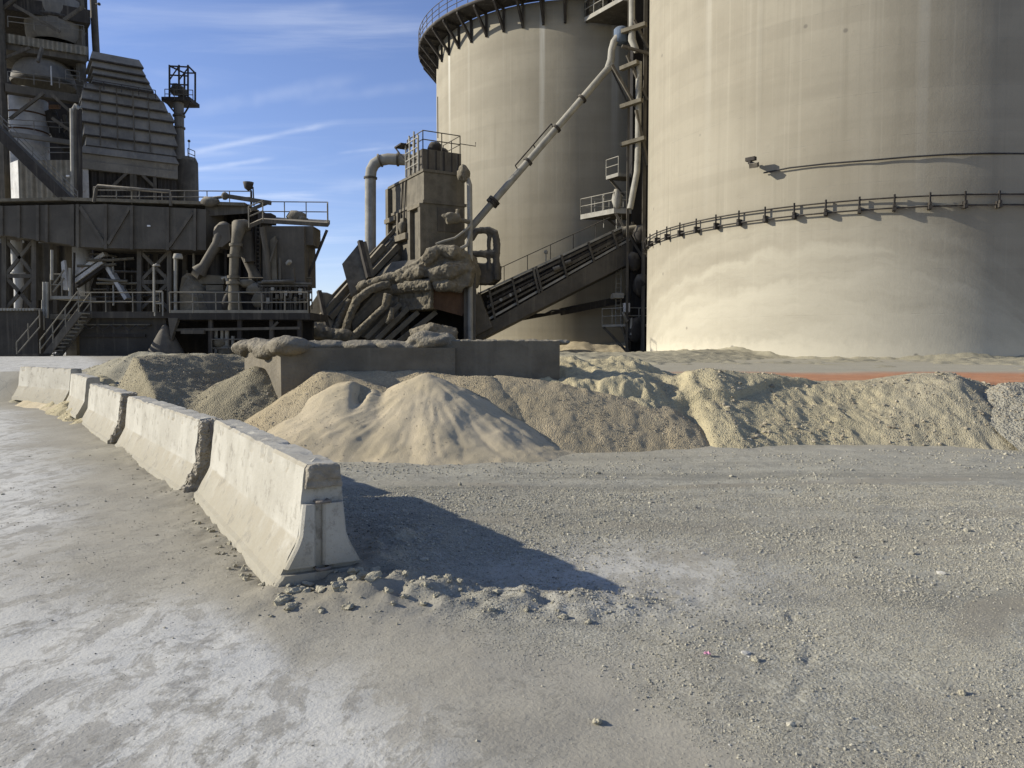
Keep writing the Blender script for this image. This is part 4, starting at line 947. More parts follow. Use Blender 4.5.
def apron():
    rt = root('apron_conveyor', at(320, 345, 49)[:], 'steep dust caked apron conveyor with two side shields left of the hopper', 'conveyor')
    def line(k, a, b, w_, h): k.beam(a, b, w_, h)
    # long rails, parallel, climbing to the right and away
    spec = [((305, 326), (400, 224), .16, .22, 'hopper', 0), ((308, 329), (400, 231), .5, .14, 'hopper', .3), ((313, 331), (402, 238), .16, .3, 'palegrey', -.1), ((318, 334), (402, 246), .5, .2, 'steel', .4), ((310, 331), (401, 234), .12, .14, 'crust', -.25), ((326, 337), (397, 263), .3, .5, 'hopper', .1), ((332, 338), (394, 274), .16, .2, 'steel', -.1), ((322, 335), (398, 257), .16, .2, 'hopper', -.15), ((328, 336), (395, 268), .14, .16, 'palegrey', -.2)]
    for (a, b, w_, h, m, dy) in spec:
        k = MB(); k.beam(at(*a, 48.0+dy), at(*b, 51.4+dy), w_, h); k.build('side_rail', M[m], rt)
    k = MB(); k.prism([at(304, 332, 49), at(396, 230, 52), at(400, 272, 52), at(340, 338, 49.2)], (.5, 1.2, 0)); k.build('pan_deck', M['dark'], rt)
    for t in np.linspace(.06, .95, 22):
        k = MB(); p = at(310, 330, 48.0).lerp(at(399, 236, 51.2), t); k.beam(p+V(-.05, -.05, .05), p+V(.35, .0, -.38), .10, .22); k.build('flight', M['hopper'], rt)
    for i, t in enumerate((.18, .35, .52, .66)):
        k = MB(); p = at(316, 333, 47.8).lerp(at(399, 250, 51), t); k.tube([p+V(0, -.2, 0), p+V(0, .6, 0)], .24, 12); k.build('roller', M['hopper'], rt)
    k = MB(); k.prism([at(342, 264, 48.6), at(360, 242, 49.4), at(368, 277, 48.6), at(351, 297, 47.8)], (.35, .35, .1)); k.build('shield', M['hopper'], rt)
    k = MB(); k.beam(at(360, 241, 49.2), at(369, 278, 48.4), .3, .25); k.build('shield_edge', M['dark'], rt)
    k = MB(); k.prism([at(292, 334, 47.4), at(319, 292, 48.2), at(324, 294, 48.2), at(330, 331, 47.2), at(322, 342, 47)], (.4, .5, 0)); k.build('shield', M['hopper'], rt)
    k = MB(); k.beam(at(319, 291, 48.0), at(328, 331, 47.1), .25, .25); k.build('shield_edge', M['dark'], rt)
    random.seed(9); k = MB()
    for px, py, r_ in ((303, 333, .7), (310, 327, .55), (318, 331, .6), (327, 334, .6), (336, 336, .6), (345, 335, .5), (299, 337, .6)): k.blob(at(px, py, 46.9), (r_, .6, r_*.8), .25, 1.6, px)
    crusty(k.build('dust_crust', M['crust'], rt), .075, .15, .4)
    # lower chute beams that slant up to the hopper mouth
    k = MB(); k.tube([at(343, 338, 47.2), at(349, 318, 47.2), at(357, 300, 47.3), at(370, 290, 47.6), at(390, 283, 47.9)], [.3, .24, .3, .26, .3], 10); crusty(k.build('crusted_hose', M['crust'], rt), .05, .16, .25)
    k = MB(); k.tube([at(333, 336, 47.4), at(340, 318, 47.8), at(350, 300, 48.2)], [.26, .2, .24], 10); crusty(k.build('crusted_hose', M['crust'], rt), .05, .14, .25)
    k = MB(); k.prism([at(346, 334, 48.2), at(350, 303, 48.6), at(372, 280, 49.2), at(392, 262, 49.4), at(428, 258, 48.2), at(430, 288, 47.8), at(396, 300, 48.2), at(374, 338, 48.0)], (.3, .6, 0)); k.build('side_plate', M['hopper'], rt)
    for (a, b) in (((352, 322), (384, 287)), ((360, 330), (392, 294)), ((352, 306), (384, 275))):
        k = MB(); k.beam(at(*a, 47.9), at(*b, 48.3), .22, .3); k.build('plate_rib', M['crust'], rt)
    for (a, b) in (((330, 318), (398, 246)), ((322, 316), (384, 246)), ((336, 326), (398, 256))):
        k = MB(); k.beam(at(*a, 47.6), at(*b, 50.4), .3, .36); k.build('side_rail', M['hopper'], rt)
    k = MB(); k.prism([at(353, 330, 47.6), at(352, 322, 47.6), at(392, 282, 48.2), at(396, 290, 48.2)], (.3, .9, 0)); k.build('chute_plate', M['hopper'], rt)
    k = MB(); k.prism([at(356, 334, 47.5), at(398, 296, 48), at(398, 318, 48), at(372, 342, 47.5)], (.3, 1.0, 0)); k.build('chute_box', M['hopper'], rt)
    for (a, b) in (((356, 337), (392, 300)), ((366, 338), (400, 304)), ((376, 340), (408, 308)), ((386, 341), (418, 312)), ((398, 342), (436, 312)), ((412, 342), (432, 325))):
        k = MB(); k.beam(at(*a, 47.1), at(*b, 47.9), .28, .3); k.build('chute_beam', M['hopper'], rt)
    k = MB(); k.tube([at(349, 341, 46.9), at(368, 322, 46.9), at(385, 307, 46.9), at(388, 294, 46.9)], [.26, .2, .24, .26], 10); crusty(k.build('crusted_hose', M['crust'], rt), .05, .14, .2)
    k = MB(); k.tube([at(386, 323, 46.8), at(391, 318, 46.7), at(392, 308, 46.8)], [.12, .2, .14], 10); crusty(k.build('crusted_hose', M['crust'], rt), .04, .1, .2)
apron()

# ------------------------------------------------------------------ left plant, front part
def tub(px0, py0, px1, py1, Y_, r_, mat, name, parent, n=10): return MB().tube([at(px0, py0, Y_), at(px1, py1, Y_)], r_, n).build(name, mat, parent)
def gallery():
    Y_ = 42.5
    rt = root('conveyor_gallery', at(100, 250, Y_)[:], 'long enclosed grey conveyor gallery crossing in front of the dark plant', 'gallery')
    def topy(px): return 206-.02*px if px < 100 else 204+(px-100)*.05
    def boty(px): return np.interp(px, [-60, 0, 75, 80, 205], [230, 234.5, 245.5, 247.5, 250])
    cols_ = [-60, 2, 19, 38, 47, 73, 78, 106, 132, 168, 195, 206]
    k = MB()
    pts = [at(px, topy(px), Y_) for px in cols_]+[at(px, boty(px), Y_) for px in cols_[::-1]]
    k.prism(pts, (0, 2.6, 0)); k.build('panel_wall', M['panel'], rt)
    for px in cols_[1:-1]:
        k = MB(); k.beam(at(px, topy(px), Y_-.05), at(px, boty(px)+1, Y_-.05), .16, .14); k.build('rib', M['steel'], rt)
    for a, b in (((80, 207), (105, 245)), ((130, 207), (108, 244)), ((193, 212), (169, 247))):
        k = MB(); k.beam(at(*a, Y_-.05), at(*b, Y_-.05), .1, .18); k.build('diagonal_rib', M['steel'], rt)
    k = MB(); k.prism([at(206, 210, Y_), at(212, 211, Y_+1.2), at(212, 252, Y_+1.2), at(206, 250, Y_)], (.6, 2.4, 0)); k.build('end_panel', M['panel'], rt)
    k = MB(); k.beam(at(-60, 205, Y_+1), at(72, 202.6, Y_+1), 2.2, .16); k.beam(at(72, 202.6, Y_+1.2), at(252, 208, Y_+1.2), 2.4, .18); k.build('roof_slab', M['crust'], rt)
    k = MB(); k.beam(at(206, 212, Y_+.4), at(250, 209, Y_+.4), .2, .5); k.build('eave_beam', M['steel'], rt)
    k = MB(); k.rail([at(94, 203, Y_+2), at(252, 204, Y_+2.5)], .75, 1.3, .032); k.rail([at(94, 203, Y_+.3), at(170, 206, Y_+.3)], .9, 1.8, .032, False); k.build('handrail', M['rail'], rt)
    k = MB(); k.tube([at(94, 202, Y_), at(96, 189, Y_), at(98, 186, Y_), at(170, 192, Y_), at(171, 206, Y_)], .1, 8); k.build('pipe_run', M['steel'], rt)
    k = MB(); k.tube([at(205, 204, Y_), at(214, 198, Y_), at(226, 196.5, Y_), at(268, 202, Y_)], .09, 8); k.beam(at(226, 196, Y_), at(271, 203, Y_), .2, .22); k.beam(at(250, 210, Y_-.3), at(267, 203, Y_+.3), .2, .2); k.build('top_beam', M['steel'], rt)
    k = MB(); k.pbox(147, 225, 150, 226.5, Y_-.06, .1); k.build('name_plate', M['white'], rt)
    k = MB(); p = at(251, 190, 43); k.tube([p, at(251, 208, 43)], .05, 6); k.lathe([(.02, .05), (.22, .2), (.3, .55), (.05, .6)], at(248.5, 192, 43), 14); k.tube([at(248, 187, 43), at(253, 187, 43), at(254, 206, 43)], .04, 6); k.build('siren_mast', M['dark'], rt)
    k = MB(); k.blob(at(210, 202, Y_), (.5, .3, .3), .3, 2, 3, 2); k.blob(at(225, 196, Y_-.1), (.2, .2, .22), .2, 2, 4, 2); k.build('valve', M['steel'], rt)
    # recessed dark wall behind the pipes
    r2 = root('dark_bunker', at(230, 300, 44)[:], 'dark grimy steel bunker behind the three slanting pipes', 'bunker')
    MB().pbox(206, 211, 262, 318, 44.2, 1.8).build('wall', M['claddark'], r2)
    for px in (226, 240, 252): k = MB(); k.beam(at(px, 213, 44.1), at(px, 318, 44.1), .14); k.build('rib', M['dark'], r2)
gallery()
def trestle(x0, x1, y0, y1, Y_, label, group):
    rt = root('trestle', at((x0+x1)/2, y1, Y_)[:], label, 'trestle', group)
    for px in (x0, x1):
        for dy in (0, 2.0): k = MB(); k.beam(at(px, y0, Y_+0)+V(0, dy, 0), at(px, y1, Y_)+V(0, dy, 0), .26, .22); k.build('column', M['steel'], rt)
    ym = (y0+y1)/2+2
    for a, b in (((x0, y0+3), (x1, ym)), ((x1, y0+3), (x0, ym)), ((x0, ym), (x1, y1-2)), ((x1, ym), (x0, y1-2))): k = MB(); k.beam(at(*a, Y_), at(*b, Y_), .12, .18); k.build('cross_brace', M['steel'], rt)
    for y in (y0+2, ym): k = MB(); k.beam(at(x0, y, Y_), at(x1, y, Y_), .16, .22); k.build('girt', M['steel'], rt)
trestle(5, 35, 236, 312, 43.4, 'cross braced trestle under the left end of the gallery', 'trestles under the gallery')
trestle(140, 170, 248, 312, 43.4, 'cross braced trestle under the middle of the gallery', 'trestles under the gallery')

def clutter():
    rng2 = random.Random(4)
    rt = root('pipe_bundle', at(150, 300, 44.6)[:], 'tangle of dusty pipes and cables strung below the gallery', 'pipes')
    for i in range(16):
        px = 76+i*8+rng2.uniform(-3, 3); y0 = rng2.uniform(250, 275); y1 = rng2.uniform(290, 312); Y_ = rng2.uniform(43.6, 45)
        k = MB(); k.tube([at(px, y0, Y_), at(px+rng2.uniform(-1, 1), y1, Y_)], rng2.uniform(.04, .11), 6); k.build('riser', M[rng2.choice(['steel', 'hopper', 'dark', 'palegrey'])], rt)
    for i in range(9):
        y = 254+i*6+rng2.uniform(-2, 2); xa = rng2.uniform(76, 120); xb = xa+rng2.uniform(25, 80); Y_ = rng2.uniform(43.6, 44.8)
        k = MB(); k.tube([at(xa, y, Y_), at((xa+xb)/2, y+rng2.uniform(-1, 2), Y_), at(xb, y+rng2.uniform(-3, 3), Y_)], rng2.uniform(.035, .09), 6); k.build('cross_pipe', M[rng2.choice(['steel', 'hopper', 'dark'])], rt)
    rt = root('switch_rack', at(285, 300, 40.75)[:], 'rack of small switch boxes and conduits on the front of the process deck', 'rack')
    k = MB(); k.pbox(255, 285, 308, 286.5, 40.72, .1); k.build('top_bar', M['steel'], rt)
    for i in range(11):
        px = 257+i*4.6; y = rng2.uniform(287, 300); h_ = rng2.uniform(3, 8); k = MB(); k.pbox(px, y, px+rng2.uniform(2, 3.4), y+h_, 40.6, .25); k.build('switch_box', M[rng2.choice(['hopper', 'steel', 'panel', 'palegrey'])], rt)
        k = MB(); k.tube([at(px+1.2, y+h_, 40.65), at(px+1.2, 312, 40.65)], .035, 6); k.build('conduit', M['steel'], rt)
        k = MB(); k.tube([at(px+1.2, 286, 40.65), at(px+1.2, y, 40.65)], .03, 6); k.build('conduit', M['dark'], rt)
    rt = root('cable_ladder', at(240, 262, 43.4)[:], 'upright cable ladder climbing the dark bunker wall', 'ladder')
    for px in (256, 260): k = MB(); k.tube([at(px, 222, 43.8), at(px, 312, 43.8)], .05, 6); k.build('stile', M['steel'], rt)
    for i in range(22): k = MB(); k.tube([at(256, 224+i*4, 43.8), at(260, 224+i*4, 43.8)], .03, 5); k.build('rung', M['hopper'], rt)
    rt = root('dust_ledge', at(100, 322, 40.6)[:], 'pale ledge of settled dust and hung cables along the wall under the access deck', 'ledge')
    k = MB(); k.pbox(82, 324, 150, 325.2, 40.7, .35); k.build('ledge', M['hopper'], rt)
    for i in range(5): k = MB(); xa = 84+i*13; k.tube([at(xa, 325, 40.6), at(xa+6, 329+i % 2*2, 40.6), at(xa+13, 325, 40.6)], .03, 6); k.build('cable', M['cable'], rt)
clutter()
def back_hall():
    Y_ = 46.2
    rt = root('plant_hall', at(100, 345, Y_)[:], 'dark corrugated plant hall standing under and behind the gallery', 'building')
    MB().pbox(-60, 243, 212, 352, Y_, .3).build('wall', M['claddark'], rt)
    MB().pbox(56, 241, 74, 300, 45.6, .4).build('wall_panel', M['clad'], rt)
    MB().pbox(20, 243, 55, 300, 45.8, .3).build('wall_panel', M['clad'], rt)
    MB().pbox(105, 247, 140, 268, 45.8, .25).build('shade_panel', M['shade'], rt)  # flat panels without a hole, the shade inside is put into the colour
    MB().pbox(170, 250, 212, 300, 45.7, .3).build('shade_panel', M['shade'], rt)
    rt = root('storage_tank', at(84, 300, 44.8)[:], 'pale stained tank under the gallery beside the bright chutes', 'tank')
    k = MB(); c = at(84, 300, 45); k.lathe([(.01, 3.3), (.55, 3.2), (.55, 1.3), (.2, 0.2), (.01, .2)], c, 20); k.build('vessel', M['pale'], rt)
    rt = root('white_pipe', at(17, 300, 44.9)[:], 'pale vertical pipe behind the left trestle', 'pipe')
    k = MB(); k.tube([at(16, 236, 44.9), at(17, 262, 44.9), at(19, 285, 44.9), at(18, 310, 44.9)], [.3, .3, .26, .2], 12); k.build('tube', M['pale'], rt)
    k = MB(); k.tube([at(18, 272, 44.9), at(18, 274, 44.9)], .42, 12); k.build('flange', M['pale'], rt)
    for i, (a, b, lb) in enumerate((((76, 282), (104, 262), 'lower bright slanting chute under the gallery'), ((76, 275), (106, 254), 'upper bright slanting chute under the gallery'), ((108, 266), (128, 299), 'bright chute slanting down to the right under the gallery'))):
        rt = root('chute', at(*a, 44.2)[:], lb, 'chute', 'bright chutes under the gallery')
        k = MB(); k.beam(at(*a, 44.2), at(*b, 43.9), .4, .22); k.build('trough', M['pale'], rt)
        k = MB(); d = V(0, .05, -.24); k.beam(at(*a, 44.2)+d, at(*b, 43.9)+d, .3, .22); k.build('frame', M['dark'], rt)
back_hall()

def deck_front():
    Y_ = 40.5
    rt = root('access_deck', at(120, 318, Y_)[:], 'long steel access deck with handrails beside the stair', 'deck', 'access decks of the plant')
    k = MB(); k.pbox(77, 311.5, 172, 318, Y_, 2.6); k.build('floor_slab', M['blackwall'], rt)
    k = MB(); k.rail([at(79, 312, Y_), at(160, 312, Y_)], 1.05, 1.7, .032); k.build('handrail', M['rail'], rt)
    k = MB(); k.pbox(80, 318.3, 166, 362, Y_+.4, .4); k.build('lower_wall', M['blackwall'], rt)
    k = MB(); k.pbox(80, 334, 145, 337, Y_+.3, .3); k.build('wall_beam', M['dark'], rt)
    k = MB(); k.rail([at(155, 316, Y_-.2), at(163, 316, Y_-.2)], 1.3, 1, .05); k.build('gate_rail', M['palegrey'], rt)
    rt = root('process_deck', at(240, 318, 40)[:], 'railed process deck carrying fan and motors under the three pipes', 'deck', 'access decks of the plant')
    Y2 = 40.0
    k = MB(); k.pbox(170, 312.5, 310, 319.5, Y2, 4); k.build('floor_slab', M['dark'], rt)
    k = MB(); k.rail([at(170, 313, Y2), at(308, 313, Y2)], 1.1, 1.3, .034, kick=True); k.build('handrail', M['rail'], rt)
    k = MB(); k.rail([at(240, 309, Y2+1.4), at(312, 309, Y2+1.4)], 1.7, 1.0, .034); k.build('rear_handrail', M['steel'], rt)
    for px in (172, 211, 240, 272, 300):
        k = MB(); k.beam(at(px, 319.5, Y2+.3), at(px, 362, Y2+.3), .22); k.build('leg', M['dark'], rt)
    k = MB(); k.beam(at(172, 330, Y2+.2), at(300, 328, Y2+.2), .14); k.beam(at(182, 332, Y2+.2), at(205, 332, Y2+.2), .3, .2); k.beam(at(270, 330, Y2+.2), at(278, 322, Y2+.2), .12); k.build('lower_beam', M['steel'], rt)
    k = MB(); k.pbox(166, 320, 312, 362, Y2+3.4, .4); k.build('back_panel', M['shade'], rt)  # dark sheet behind the legs, shade under the deck put into its colour
    k = MB(); k.prism([at(168, 318, Y2-.05), at(178, 318, Y2-.05), at(171, 340, Y2-.05)], (0, .3, 0)); k.build('corner_gusset', M['steel'], rt)
    # small machines below the deck
    rt = root('pump_set', at(220, 350, 40.6)[:], 'dusty pump set with upright pipes below the process deck', 'pump')
    for i, (px, y0, y1, r_) in enumerate(((216, 330, 356, .1), (222, 329, 358, .09), (227, 329, 356, .12), (233, 336, 352, .1))):
        k = MB(); k.tube([at(px, y0, 40.6), at(px, y1, 40.6)], r_, 8); k.build('riser', M['palegrey'], rt)
    k = MB(); k.blob(at(219, 343, 40.6), (.45, .3, .3), .3, 1.6, 1, 2); k.blob(at(226, 351, 40.6), (.5, .3, .35), .3, 1.6, 2, 2); k.build('casing', M['hopper'], rt)
    k = MB(); k.rail([at(212, 358, 40.2), at(246, 358, 40.2)], 1.0, .9, .034); k.build('guard', M['steel'], rt)
deck_front()
def heap_dark(x, y):
    c = at(158, 350, 39.6); return 3.2-1.9*np.sqrt(((x-c.x)/.9)**2+(y-40.5)**2+.05)+.08*fbm(x, y, 1.5, 3, 95)
c = at(158, 350, 39.6); heap('dust_heap', heap_dark, c.x-3, c.x+3, 38.2, 41.5, .1, M['blackwall'], 'steep dark dust cone leaning on the wall under the access deck', 'dust heap')

def stair():
    Y_ = 39.6
    rt = root('staircase', at(55, 362, Y_)[:], 'steel staircase with handrails climbing to the access deck', 'staircase')
    a, b = at(41, 362, Y_), at(79, 313, Y_)
    for dy in (0, 1.1): k = MB(); k.beam(a+V(0, dy, 0), b+V(0, dy, 0), .1, .34); k.build('stringer', M['steel'], rt)
    for i in range(13):
        t = (i+.5)/13; k = MB(); p = a.lerp(b, t); k.beam(p+V(0, .02, .1), p+V(0, 1.08, .1), .32, .06); k.build('tread', M['palegrey'], rt)
    for dy in (-.03, 1.15):
        k = MB(); o = V(0, dy, .15)
        for h in (.5, 1.0): k.tube([a+o+V(0, 0, h), b+o+V(0, 0, h)], .035, 6)
        for t in (0, .33, .66, 1): p = a.lerp(b, t)+o; k.tube([p, p+V(0, 0, 1.0)], .035, 6)
        k.build('handrail', M['rail'], rt)
    rt = root('loading_ramp', at(28, 355, 38.8)[:], 'handrailed low ramp left of the staircase', 'ramp')
    k = MB(); k.prism([at(-40, 356, 38.6), at(38, 353.5, 38.6), at(41, 364, 38.6), at(-40, 366, 38.6)], (0, 1.0, 0)); k.build('slab', M['blackwall'], rt)
    k = MB(); a, b = at(17, 354, 38.9), at(40, 327, 40); 
    for h in (0, .6): k.tube([a+V(0, 0, h), b+V(0, 0, h)], .035, 6)
    for t in (0, .5, 1): p = a.lerp(b, t); k.tube([p, p+V(0, 0, .9 if t else .6)], .035, 6)
    k.build('handrail', M['rail'], rt)
    rt = root('retaining_wall', at(15, 350, 40.2)[:], 'dark concrete retaining wall with a corrugated cap at the far left', 'wall')
    k = MB(); k.pbox(-60, 311, 37, 360, 40.4, .5); k.build('slab', M['blackwall'], rt)
    k = MB()
    x = at(-60, 311, 40.4).x
    while x < at(36.5, 311, 40.4).x: k.tube([(x, 40.25, at(0, 309.6, 40.4).z), (x, 41.0, at(0, 309.6, 40.4).z)], .075, 8); x += .17
    k.build('corrugated_cap', M['palegrey'], rt)
    rt = root('landing', at(66, 300, 41.6)[:], 'cluttered upper landing with rails and bright plates above the stair', 'landing')
    k = MB(); k.pbox(50, 296, 80, 299, 41.6, 1.6); k.build('floor_plate', M['palegrey'], rt)
    k = MB(); k.rail([at(51, 296, 41.6), at(62, 296, 41.6)], 1.2, 1, .035); k.beam(at(53, 285, 41.6), at(64, 270, 41.6), .07); k.beam(at(53, 292, 41.6), at(64, 278, 41.6), .07); k.build('handrail', M['rail'], rt)
    k = MB(); k.prism([at(61, 262, 41.8), at(64, 260, 41.8), at(68, 290, 41.8), at(63, 290, 41.8)], (0, .2, 0)); k.build('guide_plate', M['pale'], rt)
    k = MB()
    for px, a, b in ((44, 282, 316), (47, 282, 318), (52, 250, 280), (70, 268, 296), (43, 300, 330)): k.tube([at(px, a, 41.4), at(px, b, 41.4)], .08, 8)
    k.build('upright_pipe', M['palegrey'], rt)
    k = MB(); k.pbox(50, 314, 70, 319, 41.2, .8); k.pbox(66, 330, 76, 356, 41.4, .3); k.beam(at(64, 340, 41), at(76, 333, 41), .2); k.build('lower_plate', M['hopper'], rt)
stair()

def filter_house():
    rt = root('filter_house', at(290, 320, 41.5)[:], 'dark filter house with overhanging railed roof against the sky', 'building')
    Y_ = 41.0
    k = MB(); k.pbox(263, 226, 304, 285, Y_, 2.3); k.build('casing', M['panel'], rt)
    k = MB(); k.prism([at(263, 285, Y_), at(304, 285, Y_), at(300, 300, Y_+.4), at(272, 300, Y_+.4)], (0, 1.6, 0)); k.build('cone_bottom', M['dark'], rt)
    k = MB(); k.pbox(304.2, 226, 313, 245, Y_+.3, 1.6); k.build('side_box', M['panel'], rt)
    k = MB(); k.prism([at(248, 229, 40.0), at(262, 223, 40.6), at(328, 227, 41.6), at(330, 224.0, 43.4), at(264, 220.5, 43.2)], (0, 0, .22)); k.build('roof_deck', M['steel'], rt)
    k = MB(); k.rail([at(249, 227.5, 40.0), at(263, 221.5, 40.6)], 1.1, 1, .035); k.build('handrail', M['rail'], rt); k = MB(); k.rail([at(263, 222, 43.0), at(328, 222.5, 43.0), at(327.5, 225, 41.7)], 1.15, 1.3, .03); k.build('handrail', M['rail'], rt)
    k = MB(); k.pbox(258, 213, 271, 223, 41.6, .9); k.build('roof_box', M['dark'], rt)
    k = MB(); k.blob(at(296, 217, 42.4), (.5, .3, .35), .4, 1.8, 3, 2); k.blob(at(302, 219, 42.4), (.3, .3, .25), .4, 1.8, 5, 2); k.tube([at(289, 220, 42.4), at(308, 220, 42.4)], .1, 6); k.build('roof_fan', M['hopper'], rt)
    k = MB(); k.beam(at(327, 230, 41.8), at(307, 279, 41.8), .13); k.build('brace', M['dark'], rt)
    for px in (305.5, 268): k = MB(); k.beam(at(px, 283, 41.2), at(px, 320, 41.2), .22); k.build('leg', M['dark'], rt)
    k = MB(); k.tube([at(262, 227, 40.4), at(267, 255, 40.6), at(269, 280, 40.7)], .16, 8); k.build('slant_post', M['steel'], rt)
    k = MB(); k.prism([at(270, 240, 40.7), at(275, 236, 40.7), at(277, 280, 40.7), at(272, 281, 40.7)], (0, .2, 0)); k.build('lit_panel', M['hopper'], rt)
    k = MB(); k.beam(at(270, 262, 40.6), at(277, 240, 40.6), .09); k.beam(at(280, 258, 40.7), at(280, 280, 40.7), .1); k.build('cable_guard', M['steel'], rt)
    k = MB(); k.beam(at(287.5, 264, 40.7), at(290, 261, 40.5), .2, .16); k.build('floodlight', M['palegrey'], rt)
    k = MB(); k.tube([at(293, 268, 40.6), at(295, 281, 40.6), at(262, 282, 40.6)], .09, 8); k.build('pipe_loop', M['steel'], rt)
filter_house()

def plant_pipes():
    rt = root('duct_pipe', at(201, 270, 41)[:], 'thick duct pipe slanting down left from a bulging elbow', 'pipe', 'duct pipes over the process deck')
    k = MB(); Y_ = 41.0; k.tube([at(199, 272, Y_), at(204, 266, Y_), at(217, 244, Y_), at(219, 238, Y_), at(221, 231, Y_+.2), at(224, 229, Y_+1.2), at(226, 230, Y_+2.5)], [.42, .26, .26, .30, .38, .42, .42], 14); k.build('tube', M['panel'], rt)
    k = MB(); k.tube([at(196, 270, Y_), at(202, 275, Y_)], .34, 12); k.build('flange', M['panel'], rt)
    k = MB(); k.prism([at(214, 246, Y_-.2), at(213, 232, Y_-.2), at(218, 225, Y_-.2), at(229, 224, Y_-.2), at(231, 240, Y_-.2), at(222, 247, Y_-.2)], (0, 1.3, 0)); k.build('inlet_box', M['panel'], rt)
    rt = root('duct_pipe', at(233, 300, 40.6)[:], 'upright ribbed duct pipe in the middle of the process deck', 'pipe', 'duct pipes over the process deck')
    k = MB(); Y_ = 40.6; pts = [at(235, 312, Y_), at(234, 290, Y_), at(233.5, 278, Y_), at(234.5, 255, Y_), at(237, 238, Y_), at(239, 226, Y_), at(245, 226, Y_+.8)]
    k.tube(pts, [.42, .28, .23, .25, .28, .4, .36], 14); k.build('tube', M['hopper'], rt)
    for y, px, r_ in ((256, 234, .33), (277, 233.5, .32), (283, 233.5, .38), (245, 236, .35)): k = MB(); k.tube([at(px, y, Y_)-V(0, 0, .07), at(px, y, Y_)+V(0, 0, .07)], r_, 14); k.build('flange', M['hopper'], rt)
    rt = root('duct_pipe', at(255, 280, 41.8)[:], 'dark duct pipe slanting down right behind the upright one', 'pipe', 'duct pipes over the process deck')
    k = MB(); Y_ = 41.8; k.tube([at(240, 232, Y_), at(241, 246, Y_), at(253, 272, Y_), at(256, 280, Y_)], [.27, .25, .27, .4], 14); k.build('tube', M['panel'], rt)
    k = MB(); k.tube([at(246, 232, 41.4), at(249, 255, 41.4), at(250, 262, 41.4)], .3, 12); k.build('side_branch', M['panel'], rt)
    k = MB(); k.beam(at(241, 241, 41.4), at(250, 241, 41.4), .4, .12); k.build('clamp', M['palegrey'], rt)
    # machines on the deck
    rt = root('blower_fan', at(190, 312, 40.6)[:], 'sunlit scroll shaped blower fan at the left end of the process deck', 'fan')
    k = MB(); k.prism([at(180, 312, 40.4), at(179.5, 290, 40.4), at(182, 277, 40.6), at(187, 273, 41.0), at(194, 285, 40.8), at(198, 298, 40.6), at(199, 312, 40.4)], (1.0, 1.6, 0)); k.build('scroll_casing', M['crust'], rt)
    k = MB(); k.prism([at(194, 274, 41.2), at(224, 276, 41.2), at(224, 284, 41.2), at(199, 284, 41.2)], (0, 1.2, 0)); k.build('top_cover', M['hopper'], rt)
    k = MB(); k.tube([at(222, 279, 40.8), at(226, 277, 40.8), at(229, 285, 40.8), at(227, 291, 40.8)], .1, 8); k.build('hose', M['palegrey'], rt)
    rt = root('motor_box', at(213, 312, 40.8)[:], 'square grey motor box between the fan and the upright pipe', 'motor')
    k = MB(); k.pbox(204, 291, 224, 312, 40.9, 1.2); k.build('housing', M['panel'], rt)
    k = MB(); k.pbox(206, 285, 223, 290.7, 41.0, 1.0); k.build('lid', M['hopper'], rt)
    k = MB(); k.blob(at(227, 303, 40.6), (.3, .3, .5), .3, 1.5, 2, 2); k.build('coupling', M['dark'], rt)
    rt = root('gear_unit', at(250, 312, 40.9)[:], 'lumpy dust covered gear unit right of the upright pipe', 'machine')
    k = MB(); k.pbox(240, 286, 258, 312, 41.2, 1.0); k.build('housing', M['dark'], rt)
    k = MB(); k.blob(at(255, 289, 40.9), (.5, .4, .35), .35, 1.6, 2, 2); k.blob(at(259, 300, 40.8), (.4, .3, .5), .35, 1.6, 3, 2); k.blob(at(246, 283, 40.9), (.5, .3, .25), .35, 1.6, 4, 2); k.build('dust_lumps', M['hopper'], rt)
    for px in (262, 266, 270): k = MB(); k.tube([at(px, 288, 40.8), at(px, 312, 40.8)], .1, 8); k.build('riser', M['steel'], rt)
    rt = root('valve_station', at(285, 312, 40.9)[:], 'dark valve station crowded with pipes below the filter house', 'machine')
    k = MB(); k.pbox(272, 290, 306, 312, 41.4, .8); k.build('cabinet', M['dark'], rt)
    for i in range(9):
        px = 272+i*4.1; k = MB(); k.tube([at(px, 284+(i*5) % 9, 40.9), at(px, 312, 40.9)], .055, 6); k.build('riser', M['steel'], rt)
    for y in (283, 291, 299): k = MB(); k.tube([at(258, y, 40.85), at(312, y+1, 40.85)], .07, 6); k.build('header_pipe', M['steel'], rt)
    # lamp posts
    for px, y0, y1, big, lb in ((176.5, 255, 312, 1, 'taller lamp post with a round hood in front of the gallery'), (155, 263, 312, 0, 'thinner lamp post left of the taller one')):
        rt = root('lamp_post', at(px, y1, 40.2)[:], lb, 'lamp post', 'lamp posts on the decks')
        k = MB(); k.tube([at(px-1, y0+3, 40.2), at(px-1, y1, 40.2)], .06 if not big else .09, 8); k.tube([at(px-1, y0+3, 40.2), at(px+2, y0+1, 40.2)], .06, 8); k.build('pole', M['palegrey'], rt)
        k = MB(); k.lathe([(.01, .25), (.2, .22), (.26, .0), (.22, -.05)] if big else [(.01, .1), (.16, .08), (.2, 0)], at(px+1.5, y0+3, 40.2), 14); k.build('lamp_head', M['palegrey'], rt)
plant_pipes()

